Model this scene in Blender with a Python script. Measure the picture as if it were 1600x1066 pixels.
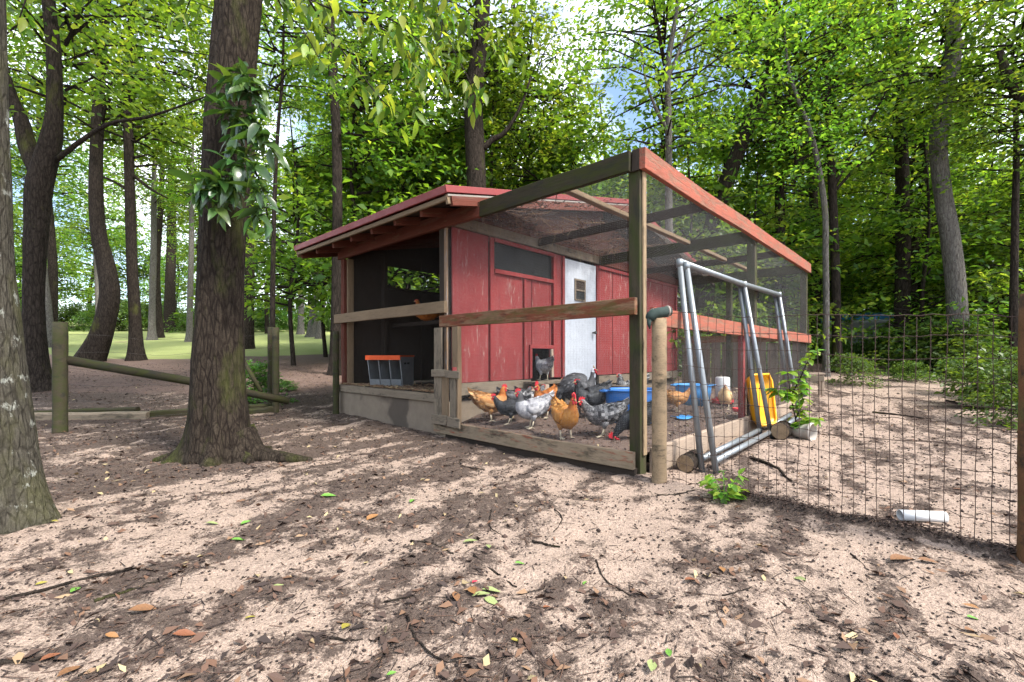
import bpy, math, random
import numpy as np
from mathutils import Vector, Matrix, Quaternion
for o in list(bpy.data.objects): bpy.data.objects.remove(o)
scene = bpy.context.scene
col = scene.collection
R = math.radians
# ------------------------------------------------------------ camera, sky, sun, exposure
F, HV, CH = 713.0, 555.0, 0.85          # focal length in photo pixels, horizon row, eye height
cam_d = bpy.data.cameras.new('camera'); cam = bpy.data.objects.new('camera', cam_d); col.objects.link(cam)
cam.location = (0, 0, CH); cam.rotation_euler = (R(90), 0, 0)
cam_d.sensor_width = 36; cam_d.lens = 36*F/1600; cam_d.shift_y = (HV-533)/1600
cam_d.clip_start = .05; cam_d.clip_end = 2000
scene.camera = cam
SUN = Vector((0.66, -0.48, 1.02)).normalized()
world = bpy.data.worlds.new('World'); scene.world = world; world.use_nodes = True
wn = world.node_tree.nodes; wl = world.node_tree.links; wn.clear()
w_out = wn.new('ShaderNodeOutputWorld'); w_bg = wn.new('ShaderNodeBackground'); w_sky = wn.new('ShaderNodeTexSky')
w_sky.sky_type = 'NISHITA'; w_sky.sun_disc = False
w_sky.sun_elevation = math.asin(SUN.z); w_sky.sun_rotation = math.atan2(SUN.x, SUN.y)
w_sky.air_density = 1.0; w_sky.dust_density = 1.5
w_tc = wn.new('ShaderNodeTexCoord'); w_noise = wn.new('ShaderNodeTexNoise'); w_ramp = wn.new('ShaderNodeValToRGB'); w_mix = wn.new('ShaderNodeMix')
w_noise.inputs['Scale'].default_value = 3.2; w_noise.inputs['Detail'].default_value = 6
w_ramp.color_ramp.elements[0].position = .44; w_ramp.color_ramp.elements[1].position = .64
w_mix.data_type = 'RGBA'; w_mix.inputs['B'].default_value = (9.5, 9.8, 10.3, 1)
wl.new(w_tc.outputs['Generated'], w_noise.inputs['Vector']); wl.new(w_noise.outputs['Fac'], w_ramp.inputs['Fac'])
wl.new(w_ramp.outputs['Color'], w_mix.inputs['Factor']); wl.new(w_sky.outputs['Color'], w_mix.inputs['A'])
wl.new(w_mix.outputs['Result'], w_bg.inputs['Color']); wl.new(w_bg.outputs['Background'], w_out.inputs['Surface'])
w_bg.inputs['Strength'].default_value = .15
sd = bpy.data.lights.new('sun', 'SUN'); so = bpy.data.objects.new('sun', sd); col.objects.link(so)
sd.energy = 3.6; sd.angle = R(12); sd.color = (1, .95, .87)
so.rotation_euler = SUN.to_track_quat('Z', 'Y').to_euler()
scene.view_settings.view_transform = 'Standard'; scene.view_settings.look = 'None'
scene.view_settings.gamma = 1; scene.view_settings.exposure = 1.30
scene.cycles.adaptive_threshold = .03; scene.cycles.max_bounces = 6; scene.cycles.diffuse_bounces = 3; scene.cycles.glossy_bounces = 2; scene.cycles.transmission_bounces = 4

# ------------------------------------------------------------ noise
def _h(i, j, k, s):
    n = (i*374761393 + j*668265263 + k*1274126177 + s*974634777) & 0xffffffff
    n = ((n ^ (n >> 13))*1274126177) & 0xffffffff
    n = ((n ^ (n >> 15))*2246822519) & 0xffffffff
    return ((n ^ (n >> 16)) & 0xffffff)/float(0xffffff)
def vn(x, y, z=0., s=0):
    x, y, z = np.broadcast_arrays(np.asarray(x, float), np.asarray(y, float), np.asarray(z, float))
    i, j, k = np.floor(x).astype(np.int64), np.floor(y).astype(np.int64), np.floor(z).astype(np.int64)
    f, g, h = x-i, y-j, z-k
    f, g, h = f*f*(3-2*f), g*g*(3-2*g), h*h*(3-2*h)
    def L(a, b, t): return a+(b-a)*t
    r = L(L(L(_h(i,j,k,s), _h(i+1,j,k,s), f), L(_h(i,j+1,k,s), _h(i+1,j+1,k,s), f), g),
          L(L(_h(i,j,k+1,s), _h(i+1,j,k+1,s), f), L(_h(i,j+1,k+1,s), _h(i+1,j+1,k+1,s), f), g), h)
    return r
def fbm(x, y, z=0., o=4, s=0):
    t = 0; a = .5; n = 0
    for q in range(o):
        t = t+a*vn(np.asarray(x)*2**q, np.asarray(y)*2**q, np.asarray(z)*2**q, s+q*17); n += a; a *= .5
    return t/n
def sstep(a, b, x):
    t = np.clip((np.asarray(x, float)-a)/(b-a), 0, 1); return t*t*(3-2*t)

# ------------------------------------------------------------ layout
A0 = math.atan2(-.684, .729)                    # direction of the front of coop and run
P0 = Vector((.93, 3.31, 0))                     # corner post of the run
RM = Matrix.Rotation(A0, 4, 'Z'); RM.translation = P0
RI = RM.inverted()
def base_z(x, y):
    d = np.asarray(y, float)-5.5
    return -.04+.085*.5*(d+np.sqrt(d*d+2.25))+0*np.asarray(x, float)
def soil_z(lx, ly):                              # soil inside the run, run coordinates
    s = -np.asarray(lx, float)
    return .115+.09*sstep(.4, 1.9, s)*sstep(.0, .7, np.asarray(ly, float))
def soil_at(X, Y):
    p = RI @ Vector((X, Y, 0)); return max(float(soil_z(p.x, p.y)), float(base_z(X, Y))+.01)
def at(u, v, Y): return Vector(((u-800)/F*Y, Y, CH-(v-HV)/F*Y))
def gnd(u, v):                                   # ground point seen at a photo pixel
    Y = 1.0
    for q in range(60):
        Y2 = F*(CH-float(base_z(0, Y)))/(v-HV) if v > HV+2 else 60
        Y = .5*Y+.5*min(Y2, 60)
    return Vector(((u-800)/F*Y, Y, float(base_z(0, Y))))

# ------------------------------------------------------------ object helpers
def tag(o, label=None, cat=None, group=None, kind=None):
    if label: o['label'] = label
    if cat: o['category'] = cat
    if group: o['group'] = group
    if kind: o['kind'] = kind
    return o
def link(name, me, parent=None, loc=(0,0,0), rot=None, scale=None):
    o = bpy.data.objects.new(name, me); col.objects.link(o)
    o.location = loc
    if rot is not None:
        if isinstance(rot, Quaternion): o.rotation_mode = 'QUATERNION'; o.rotation_quaternion = rot
        else: o.rotation_euler = rot
    if scale is not None: o.scale = (scale,)*3 if isinstance(scale, (int, float)) else scale
    if parent: o.parent = parent
    return o
def empty(name, loc, rz=0, label=None, cat=None, group=None):
    o = link(name, None, None, loc, (0, 0, rz)); o.empty_display_size = .1
    return tag(o, label, cat, group)
def mesh(name, v, f, mat=None, smooth=False, tint=None):
    me = bpy.data.meshes.new(name)
    v = np.asarray(v, dtype=np.float32).reshape(-1, 3)
    if isinstance(f, np.ndarray):
        n, k = f.shape
        me.vertices.add(len(v)); me.vertices.foreach_set('co', v.ravel())
        me.loops.add(n*k); me.loops.foreach_set('vertex_index', f.astype(np.int32).ravel())
        me.polygons.add(n); me.polygons.foreach_set('loop_start', np.arange(0, n*k, k, dtype=np.int32))
        me.update(calc_edges=True)
    else:
        me.from_pydata([tuple(map(float, p)) for p in v], [], f); me.update()
    if mat:
        for m in (mat if isinstance(mat, (list, tuple)) else [mat]): me.materials.append(m)
    if smooth: me.polygons.foreach_set('use_smooth', [True]*len(me.polygons))
    if tint is not None:
        a = me.attributes.new('tint', 'FLOAT', 'FACE'); a.data.foreach_set('value', np.asarray(tint, dtype=np.float32))
    return me
class MB:                                        # collects pieces of ONE part
    def __init__(s): s.v = []; s.f = []
    def add(s, v, f):
        b = len(s.v); s.v += [tuple(p) for p in v]; s.f += [tuple(i+b for i in q) for q in f]
    def box(s, a, b):
        (x0,y0,z0), (x1,y1,z1) = a, b
        s.add([(x0,y0,z0),(x1,y0,z0),(x1,y1,z0),(x0,y1,z0),(x0,y0,z1),(x1,y0,z1),(x1,y1,z1),(x0,y1,z1)],
              [(3,2,1,0),(4,5,6,7),(0,1,5,4),(1,2,6,5),(2,3,7,6),(3,0,4,7)])
    def tube(s, pts, rad, n=8, cap=True):
        v, f = tube_data(pts, rad, n, cap); s.add(v, f)
    def build(s, name, mat, parent=None, smooth=False, **k):
        return link(name, mesh(name, s.v, s.f, mat, smooth), parent, **k)
def tube_data(pts, rad, n=8, cap=True):
    pts = [Vector([float(q) for q in p]) for p in pts]; m = len(pts)
    rad = [float(q) for q in rad] if hasattr(rad, '__len__') else [float(rad)]*m
    v = []; f = []; up = None
    for i, p in enumerate(pts):
        d = (pts[min(i+1, m-1)]-pts[max(i-1, 0)]).normalized()
        if up is None: up = Vector((0,0,1)) if abs(d.z) < .9 else Vector((1,0,0))
        x = up.cross(d).normalized(); y = d.cross(x).normalized(); up = y
        for k in range(n):
            a = 2*math.pi*k/n; v.append(p+rad[i]*(math.cos(a)*x+math.sin(a)*y))
    for i in range(m-1):
        for k in range(n):
            f.append((i*n+k, i*n+(k+1) % n, (i+1)*n+(k+1) % n, (i+1)*n+k))
    if cap: f.append(tuple(range(n))[::-1]); f.append(tuple((m-1)*n+k for k in range(n)))
    return v, f
def spline(pts, n):
    P = [np.array(p, float) for p in pts]; P = [2*P[0]-P[1]]+P+[2*P[-1]-P[-2]]
    out = []; m = len(P)-3
    for q in range(n):
        t = q/(n-1)*m; i = min(int(t), m-1); t -= i
        a, b, c, d = P[i:i+4]
        out.append(.5*((2*b)+(c-a)*t+(2*a-5*b+4*c-d)*t*t+(3*b-a-3*c+d)*t**3))
    return out
rng = random.Random(7)
def board(name, a, b, w, h, mat, parent, up=(0,0,1), seg=2, jit=.0025, ch=.004):
    """plank from a to b, width w across, height h along up; grain runs along its own X"""
    a, b = Vector(a), Vector(b); X = (b-a); L = X.length; X.normalize()
    Z = Vector(up); Z = (Z-X*Z.dot(X)).normalized(); Y = Z.cross(X)
    ch = min(ch, w*.3, h*.3); hw, hh = w/2, h/2
    prof = [(-hw+ch,-hh),(hw-ch,-hh),(hw,-hh+ch),(hw,hh-ch),(hw-ch,hh),(-hw+ch,hh),(-hw,hh-ch),(-hw,-hh+ch)]
    v = []; f = []
    for i in range(seg+1):
        jy, jz = rng.gauss(0, jit), rng.gauss(0, jit)
        for (y, z) in prof: v.append((-L/2+L*i/seg, y+jy+rng.gauss(0, jit*.3), z+jz+rng.gauss(0, jit*.3)))
    for i in range(seg):
        for k in range(8): f.append((i*8+k, i*8+(k+1) % 8, (i+1)*8+(k+1) % 8, (i+1)*8+k))
    f.append(tuple(range(8))[::-1]); f.append(tuple(seg*8+k for k in range(8)))
    q = Matrix((X, Y, Z)).transposed().to_quaternion()
    return link(name, mesh(name, v, f, mat), parent, (a+b)/2, q)

# ------------------------------------------------------------ materials
class NT:
    def __init__(s, name):
        s.m = bpy.data.materials.new(name); s.m.use_nodes = True
        s.n = s.m.node_tree.nodes; s.l = s.m.node_tree.links; s.n.clear()
        s.out = s.n.new('ShaderNodeOutputMaterial')
    def put(s, inp, val):
        if hasattr(val, 'bl_idname') or isinstance(val, bpy.types.NodeSocket): s.l.new(val, inp)
        elif isinstance(val, tuple) and len(val) == 3 and inp.type == 'RGBA': inp.default_value = (*val, 1)
        else: inp.default_value = val
    def coord(s, sc=(1,1,1), rand=True, rot=(0,0,0), kind='Object'):
        tc = s.n.new('ShaderNodeTexCoord'); mp = s.n.new('ShaderNodeMapping')
        mp.inputs['Scale'].default_value = sc; mp.inputs['Rotation'].default_value = rot
        src = tc.outputs[kind]
        if rand:
            oi = s.n.new('ShaderNodeObjectInfo'); ad = s.n.new('ShaderNodeVectorMath'); ml = s.n.new('ShaderNodeMath')
            ml.operation = 'MULTIPLY'; ml.inputs[1].default_value = 37.
            s.l.new(oi.outputs['Random'], ml.inputs[0]); s.l.new(src, ad.inputs[0]); s.l.new(ml.outputs[0], ad.inputs[1]); src = ad.outputs[0]
        s.l.new(src, mp.inputs['Vector']); return mp.outputs[0]
    def noise(s, vec, scale=5, det=4, rough=.55, dist=0):
        t = s.n.new('ShaderNodeTexNoise'); s.l.new(vec, t.inputs['Vector'])
        t.inputs['Scale'].default_value = scale; t.inputs['Detail'].default_value = det
        t.inputs['Roughness'].default_value = rough; t.inputs['Distortion'].default_value = dist
        return t.outputs['Fac']
    def voro(s, vec, scale=5, feat='F1', out='Distance'):
        t = s.n.new('ShaderNodeTexVoronoi'); t.feature = feat; s.l.new(vec, t.inputs['Vector']); t.inputs['Scale'].default_value = scale
        return t.outputs[out]
    def ramp(s, fac, stops):
        r = s.n.new('ShaderNodeValToRGB'); e = r.color_ramp.elements
        while len(e) < len(stops): e.new(.5)
        for q, (p, c) in zip(e, stops):
            q.position = p; q.color = (*c, 1) if isinstance(c, tuple) else (c, c, c, 1)
        s.put(r.inputs[0], fac); return r.outputs[0]
    def mix(s, fac, a, b, mode='MIX'):
        m = s.n.new('ShaderNodeMix'); m.data_type = 'RGBA'; m.blend_type = mode
        s.put(m.inputs['Factor'], fac); s.put(m.inputs['A'], a); s.put(m.inputs['B'], b); return m.outputs['Result']
    def math(s, op, a, b=0., clamp=False):
        m = s.n.new('ShaderNodeMath'); m.operation = op; m.use_clamp = clamp; s.put(m.inputs[0], a); s.put(m.inputs[1], b); return m.outputs[0]
    def attr(s, name):
        a = s.n.new('ShaderNodeAttribute'); a.attribute_name = name; return a.outputs['Fac']
    def bump(s, h, st=.5, d=.01):
        b = s.n.new('ShaderNodeBump'); b.inputs['Strength'].default_value = st; b.inputs['Distance'].default_value = d
        s.l.new(h, b.inputs['Height']); return b.outputs[0]
    def pbr(s, color, rough=.8, bump=None, metal=0, spec=.3, **k):
        p = s.n.new('ShaderNodeBsdfPrincipled')
        s.put(p.inputs['Base Color'], color); s.put(p.inputs['Roughness'], rough); s.put(p.inputs['Metallic'], metal)
        p.inputs['Specular IOR Level'].default_value = spec
        if bump is not None: s.l.new(bump, p.inputs['Normal'])
        s.l.new(p.outputs[0], s.out.inputs[0]); return s.m
def wood(name, c1, c2, paint=None, pamt=.5, moss=None, mamt=.5, rough=.85):
    t = NT(name); g = t.noise(t.coord((1.2, 30, 30)), 2.2, 5, .6, .4); big = t.noise(t.coord((1.5, 4, 4)), 1.6, 4)
    fine = t.noise(t.coord((6, 90, 90)), 2, 3)
    c = t.mix(g, c1, c2)
    c = t.mix(t.ramp(big, [(.35, 0.), (.75, .55)]), c, tuple(x*.45 for x in c1))
    c = t.mix(t.ramp(fine, [(.56, 0.), (.68, .6)]), c, tuple(x*.3 for x in c1))
    h = t.math('ADD', g, t.math('MULTIPLY', fine, .6))
    if paint:
        n = t.math('ADD', t.math('MULTIPLY', t.noise(t.coord((2, 14, 14)), 2.5, 6, .7), .7), t.math('MULTIPLY', big, .3))
        msk = t.ramp(n, [(max(0, pamt-.03), 1.), (pamt+.03, 0.)])
        pv = t.mix(t.noise(t.coord((3, 3, 3)), 2, 4), paint, tuple(x*.66 for x in paint))
        pv = t.mix(t.ramp(fine, [(.5, 0.), (.7, .5)]), pv, tuple(x*.55 for x in paint))
        fd = t.noise(t.coord((.9, 9, 9)), 1.7, 6, .75)
        pv = t.mix(t.ramp(fd, [(.52, 0.), (.78, .6)]), pv, tuple(x*.6+.07 for x in paint))
        gm_ = t.noise(t.coord((.5, 7, 7)), 2.9, 5, .7)
        pv = t.mix(t.ramp(gm_, [(.54, 0.), (.80, .6)]), pv, tuple(x*.35+.012 for x in paint))
        c = t.mix(msk, c, pv); h = t.math('ADD', h, msk)
    if moss:
        n = t.noise(t.coord((1.6, 5, 5)), 2.6, 5, .65)
        c = t.mix(t.ramp(n, [(mamt-.1, 0.), (mamt+.12, .9)]), c, moss)
        n2 = t.noise(t.coord((1, 3, 3)), 3.3, 5, .7)
        c = t.mix(t.ramp(n2, [(.52, 0.), (.68, .85)]), c, (.02, .02, .016))
    return t.pbr(c, rough, t.bump(h, .5, .006), spec=.2)
M = {}
M['wood_raw'] = wood('wood_raw', (.24, .172, .108), (.15, .105, .066))
M['wood_grey'] = wood('wood_grey', (.24, .195, .145), (.135, .108, .08), moss=(.075, .085, .04), mamt=.70)
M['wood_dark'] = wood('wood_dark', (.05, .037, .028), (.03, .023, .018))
M['wood_moss'] = wood('wood_moss', (.045, .037, .022), (.025, .020, .013), moss=(.030, .034, .008), mamt=.50)
M['post_moss'] = wood('post_moss', (.068, .054, .034), (.038, .030, .020), moss=(.032, .040, .011), mamt=.50)
M['post_tan'] = wood('post_tan', (.32, .235, .145), (.21, .15, .095), moss=(.13, .10, .065), mamt=.62)
M['post_brown'] = wood('post_brown', (.17, .085, .04), (.10, .055, .03), moss=(.09, .09, .03), mamt=.62)
M['red_wall'] = wood('red_wall', (.40, .30, .26), (.30, .20, .17), paint=(.235, .042, .042), pamt=.60)
M['red_trim'] = wood('red_trim', (.34, .25, .20), (.22, .15, .12), paint=(.25, .040, .040), pamt=.61)
M['red_rail'] = wood('red_rail', (.26, .15, .09), (.16, .09, .05), paint=(.19, .060, .032), pamt=.50, moss=(.075, .07, .02), mamt=.56)
M['salmon'] = wood('salmon', (.30, .15, .10), (.20, .10, .07), paint=(.34, .105, .068), pamt=.52)
M['red_brown'] = wood('red_brown', (.17, .085, .05), (.10, .05, .03), paint=(.13, .038, .024), pamt=.58)
M['white_wood'] = wood('white_wood', (.50, .46, .40), (.40, .36, .30), paint=(.48, .52, .58), pamt=.80)
M['flaked'] = wood('flaked', (.30, .20, .13), (.20, .13, .08), paint=(.30, .26, .24), pamt=.43)
M['pale_board'] = wood('pale_board', (.36, .28, .215), (.26, .20, .155))
M['stained'] = wood('stained', (.30, .23, .16), (.20, .15, .10), paint=(.30, .10, .06), pamt=.42, moss=(.16, .13, .08), mamt=.62)
def simple(name, c, rough=.5, metal=0, var=.3, scale=12, spec=.4, bmp=.15):
    t = NT(name); n = t.noise(t.coord((1,1,1)), scale, 5)
    n2 = t.noise(t.coord((1,1,1)), scale*.25, 4)
    cc = t.mix(n, c, tuple(x*(1-var) for x in c)); cc = t.mix(t.ramp(n2, [(.5, 0.), (.8, .5)]), cc, tuple(x*.55+.02 for x in c))
    return t.pbr(cc, t.ramp(n, [(.2, rough*.8), (.8, min(1, rough*1.25))]), t.bump(n, bmp, .003), metal, spec)
M['galv'] = simple('galvanised', (.27, .295, .315), .45, .6, .35, 18)
M['galv_rust'] = M['galv']
M['tin'] = simple('tin', (.34, .36, .38), .5, .5, .3, 9)
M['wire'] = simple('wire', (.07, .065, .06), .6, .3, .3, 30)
M['wire_rust'] = simple('wire_rust', (.075, .045, .035), .75, .2, .4, 40)
M['mesh_wire'] = simple('mesh_wire', (.26, .26, .26), .6, .4, .3, 30)
M['blue'] = simple('blue_plastic', (.02, .16, .50), .42, 0, .25, 6)
M['blue_light'] = simple('blue_plastic_light', (.05, .30, .70), .42, 0, .25, 6)
M['yellow'] = simple('yellow_plastic', (.78, .38, .01), .42, 0, .2, 7)
M['orange'] = simple('orange_paint', (.80, .10, .01), .45, 0, .2, 7)
M['white_pl'] = simple('white_plastic', (.60, .61, .62), .45, 0, .18, 7)
M['pot'] = simple('pale_pot', (.42, .38, .34), .8, 0, .35, 20)
M['rope_green'] = simple('dark_green_cloth', (.022, .04, .035), .8, 0, .4, 25)
M['red_roof'] = simple('red_roof_metal', (.24, .038, .035), .5, .1, .3, 6)
M['white_edge'] = simple('white_edge', (.26, .23, .20), .6, 0, .3, 12)
M['glass'] = simple('dark_screen', (.012, .013, .012), .5, 0, .4, 20)
def concrete():
    t = NT('concrete'); n = t.noise(t.coord((1,1,1), False), 9, 6, .65); b = t.noise(t.coord((1,1,1), False), 1.3, 4)
    c = t.mix(n, (.24, .195, .15), (.13, .105, .08)); c = t.mix(t.ramp(b, [(.56, 0.), (.62, .75)]), c, (.055, .045, .038))
    return t.pbr(c, .95, t.bump(n, .6, .01), spec=.15)
M['concrete'] = concrete()
def bark(name, c1, c2, moss=(.09, .10, .02), mamt=.62, lichen=.0, sc=1.):
    t = NT(name); v = t.coord((15*sc, 15*sc, 3.6*sc))
    n = t.noise(v, 1.6, 6, .65, .6); vo = t.voro(v, 1.5, 'DISTANCE_TO_EDGE'); fine = t.noise(t.coord((1,1,1)), 60*sc, 3)
    n5 = t.noise(t.coord((34*sc, 34*sc, 5*sc)), 1.3, 5, .7, 1.2)
    h = t.math('ADD', t.math('ADD', t.math('MULTIPLY', n, .62), t.math('MULTIPLY', n5, .48)), t.math('MINIMUM', t.math('MULTIPLY', vo, 1.1), .17))
    c = t.ramp(h, [(.38, tuple(x*.22 for x in c1)), (.62, c1), (.95, c2)])
    c = t.mix(t.ramp(fine, [(.4, 0.), (.7, .45)]), c, tuple(x*.5 for x in c1))
    m = t.noise(t.coord((1.6, 1.6, .7)), 1.4, 5, .65)
    c = t.mix(t.ramp(m, [(mamt-.08, 0.), (mamt+.10, .8)]), c, moss)
    if lichen:
        l = t.noise(t.coord((1, 1, .8)), 11, 6, .7); c = t.mix(t.ramp(l, [(lichen, 0.), (lichen+.06, .75)]), c, (.33, .34, .30))
    return t.pbr(c, .95, t.bump(h, 1., .045/sc), spec=.1)
M['bark_big'] = bark('bark_big', (.024, .018, .014), (.075, .060, .044), mamt=.58, moss=(.06, .07, .016), lichen=0, sc=1.35)
M['bark_lichen'] = bark('bark_lichen', (.055, .049, .038), (.12, .11, .088), moss=(.085, .085, .035), mamt=.58, lichen=.58, sc=1.5)
M['bark_dark'] = bark('bark_dark', (.028, .022, .018), (.070, .056, .045), mamt=.68)
M['bark_grey'] = bark('bark_grey', (.12, .11, .10), (.21, .20, .18), mamt=.68, lichen=.64)
def leaf_mat(name, stops, trans=.58, gloss=.35, rough=.45):
    t = NT(name); c = t.ramp(t.attr('tint'), stops)
    oi = t.n.new('ShaderNodeObjectInfo'); hs = t.n.new('ShaderNodeHueSaturation')
    t.l.new(t.math('ADD', t.math('MULTIPLY', oi.outputs['Random'], .04), .48), hs.inputs['Hue'])
    t.l.new(t.math('ADD', t.math('MULTIPLY', oi.outputs['Random'], .35), .82), hs.inputs['Value']); t.l.new(c, hs.inputs['Color']); c = hs.outputs[0]
    p = t.n.new('ShaderNodeBsdfPrincipled'); t.l.new(c, p.inputs['Base Color']); p.inputs['Roughness'].default_value = rough
    p.inputs['Specular IOR Level'].default_value = gloss
    tr = t.n.new('ShaderNodeBsdfTranslucent'); g = t.mix(1., c, (1.95, 1.75, .6), 'MULTIPLY'); t.l.new(g, tr.inputs[0])
    ms = t.n.new('ShaderNodeMixShader'); ms.inputs[0].default_value = trans
    t.l.new(p.outputs[0], ms.inputs[1]); t.l.new(tr.outputs[0], ms.inputs[2]); t.l.new(ms.outputs[0], t.out.inputs[0]); return t.m
M['leaf'] = leaf_mat('leaf', [(0, (.045, .10, .022)), (.4, (.10, .195, .032)), (.75, (.175, .28, .045)), (1, (.29, .36, .075))])
M['leaf_far'] = leaf_mat('leaf_far', [(0, (.06, .13, .03)), (.5, (.11, .22, .04)), (1, (.22, .33, .06))])
M['leaf_gloss'] = leaf_mat('leaf_gloss', [(0, (.03, .075, .024)), (.6, (.055, .12, .03)), (1, (.11, .20, .04))], .3, .8, .28)
M['leaf_bright'] = leaf_mat('leaf_bright', [(0, (.07, .17, .02)), (.6, (.13, .27, .03)), (1, (.24, .36, .05))], .45, .4)
M['shrub'] = leaf_mat('shrub_leaf', [(0, (.04, .09, .02)), (.5, (.075, .16, .03)), (1, (.14, .24, .05))], .4, .4)
def litter_mat():
    t = NT('dead_leaf'); c = t.ramp(t.attr('tint'), [(0, (.020, .015, .013)), (.35, (.043, .030, .026)), (.6, (.08, .050, .038)), (.8, (.13, .070, .044)), (.93, (.22, .14, .085)), (1, (.34, .27, .15))])
    return t.pbr(c, .8, spec=.25)
M['litter'] = litter_mat()
def flat_leaf(name, c, c2):
    t = NT(name); n = t.noise(t.coord((1,1,1)), 22, 4); return t.pbr(t.mix(t.ramp(n, [(.35, 0.), (.7, 1.)]), c, c2), .55, spec=.35)
LC = {'green': flat_leaf('fallen_green', (.12, .26, .04), (.07, .16, .03)), 'yellow': flat_leaf('fallen_yellow', (.28, .24, .04), (.17, .14, .03)),
      'brown': flat_leaf('fallen_brown', (.20, .10, .045), (.11, .055, .03)), 'rust': flat_leaf('fallen_rust', (.20, .075, .035), (.11, .045, .025)),
      'orange': flat_leaf('fallen_orange', (.27, .135, .05), (.16, .08, .035)), 'red': flat_leaf('fallen_red', (.60, .03, .06), (.45, .02, .05)),
      'pale': flat_leaf('fallen_pale', (.24, .28, .11), (.15, .18, .07))}
def ground_mat():
    t = NT('sandy_ground'); v = t.coord((1,1,1), False)
    lit = t.attr('litter'); lawn = t.attr('lawn'); duff = t.attr('duff')
    n1 = t.noise(v, 3, 6, .65); n2 = t.noise(v, 45, 4, .7); n3 = t.noise(v, 130, 3, .7); n4 = t.noise(t.coord((1, 1, 1), False, (0, 0, R(33))), 14, 6, .72)
    sand = t.mix(n1, (.43, .33, .265), (.33, .25, .20)); sand = t.mix(t.ramp(n3, [(.42, .0), (.64, .62)]), sand, (.14, .10, .078))
    sand = t.mix(t.ramp(n2, [(.54, 0.), (.70, .7)]), sand, (.10, .07, .058))
    dark = t.mix(n2, (.085, .061, .050), (.027, .020, .017)); dark = t.mix(t.ramp(n3, [(.52, 0.), (.72, .5)]), dark, (.19, .138, .115))
    f = t.math('ADD', lit, t.math('MULTIPLY', t.math('SUBTRACT', n4, .5), 1.5))
    f = t.math('ADD', f, t.math('MULTIPLY', t.math('SUBTRACT', n2, .5), 1.0))
    f = t.math('ADD', f, t.math('MULTIPLY', t.math('SUBTRACT', n3, .5), .7))
    c = t.mix(t.ramp(f, [(.40, 0.), (.72, .9)]), sand, dark)
    du = t.mix(t.noise(v, 7, 6, .75), (.21, .145, .12), (.085, .056, .046))
    c = t.mix(t.ramp(t.math('ADD', duff, t.math('MULTIPLY', t.math('SUBTRACT', n1, .5), .8)), [(.35, 0.), (.65, .95)]), c, du)
    gr = t.mix(t.noise(v, 1.2, 5, .7), (.20, .25, .075), (.29, .30, .13))
    c = t.mix(t.ramp(t.math('ADD', lawn, t.math('MULTIPLY', t.math('SUBTRACT', t.noise(v, .35, 5, .6), .5), 1.0)), [(.42, 0.), (.56, 1.)]), c, gr)
    h = t.math('ADD', t.math('MULTIPLY', n2, .7), t.math('ADD', t.math('MULTIPLY', n3, .35), n4))
    return t.pbr(c, .95, t.bump(h, 1., .022), spec=.15)
M['ground'] = ground_mat()
def soil_mat():
    t = NT('run_soil'); v = t.coord((1,1,1), False); n = t.noise(v, 9, 6, .7); n2 = t.noise(v, 55, 4, .7)
    c = t.mix(n, (.17, .12, .098), (.075, .053, .045)); c = t.mix(t.ramp(n2, [(.55, 0.), (.72, .6)]), c, (.27, .21, .16))
    return t.pbr(c, .95, t.bump(t.math('ADD', n, n2), .8, .02), spec=.15)
M['soil'] = soil_mat()
# ------------------------------------------------------------ ground
def flow(x, y): return .83*x-.55*y, .55*x+.83*y
def litter_d(x, y):
    a, b = flow(np.asarray(x), np.asarray(y))
    n = .34*fbm(a*2.6, b*.9, 0, 4, 3)+.38*fbm(a*8.5, b*2.4, 0, 4, 13)+.28*fbm(np.asarray(x)*13, np.asarray(y)*13, 0, 3, 9)
    reg = .48+.18*sstep(.6, -1.8, x)-.04*sstep(1.2, 2.2, x)+.25*sstep(2.8, 5., y)*sstep(0., -1., x)+.05*sstep(5, 7, y)
    return np.clip((n-.5)*3.6+reg, 0, 1)
def fine_z(x, y):
    return .05*(fbm(x*.8, y*.8, 0, 3, 21)-.5)+.045*(fbm(x*4.5, y*4.5, 0, 3, 5)-.5)+.034*(fbm(x*14, y*14, 0, 4, 8)-.5)
FA, FB = np.array([1.05, 3.18]), np.array([2.17, 1.93])     # wire fence line on the right
def fence_ridge(x, y):
    d = FB-FA; L = np.hypot(*d); d = d/L; n = np.array([-d[1], d[0]])
    p = (x-FA[0])*d[0]+(y-FA[1])*d[1]; q = (x-FA[0])*n[0]+(y-FA[1])*n[1]
    return (.045*sstep(-.06, .03, q)*sstep(.6, .2, q))*sstep(.2, .6, p)*sstep(3.5, 2.2, p), q, p
def ground_z(x, y):
    return base_z(x, y)+fine_z(x, y)+fence_ridge(x, y)[0]
def gz(x, y): return float(ground_z(np.float64(x), np.float64(y)))
ys = np.concatenate([np.linspace(-14, .5, 26), np.arange(.6, 5.2, .020), np.arange(5.2, 12, .06), 12*np.exp(np.linspace(0, 2.9, 60))])
xs = np.concatenate([-6*np.exp(np.linspace(3.1, .02, 34)), np.arange(-6, 6, .033), 6*np.exp(np.linspace(.005, 3.1, 34))])
GX, GY = np.meshgrid(xs, ys); GZ = ground_z(GX, GY)
nx, ny = len(xs), len(ys)
ii = (np.arange(ny-1)[:, None]*nx+np.arange(nx-1)[None, :]).ravel()
gm = mesh('ground', np.stack([GX, GY, GZ], -1).reshape(-1, 3), np.stack([ii, ii+1, ii+nx+1, ii+nx], 1), M['ground'], True)
lit = litter_d(GX, GY); rd, rq, rp = fence_ridge(GX, GY)
lit = np.maximum(lit, 1.0*sstep(-.08, -.02, rq)*sstep(.06, .0, rq)*sstep(.1, .4, rp)*sstep(2.6, 2.0, rp))
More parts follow.
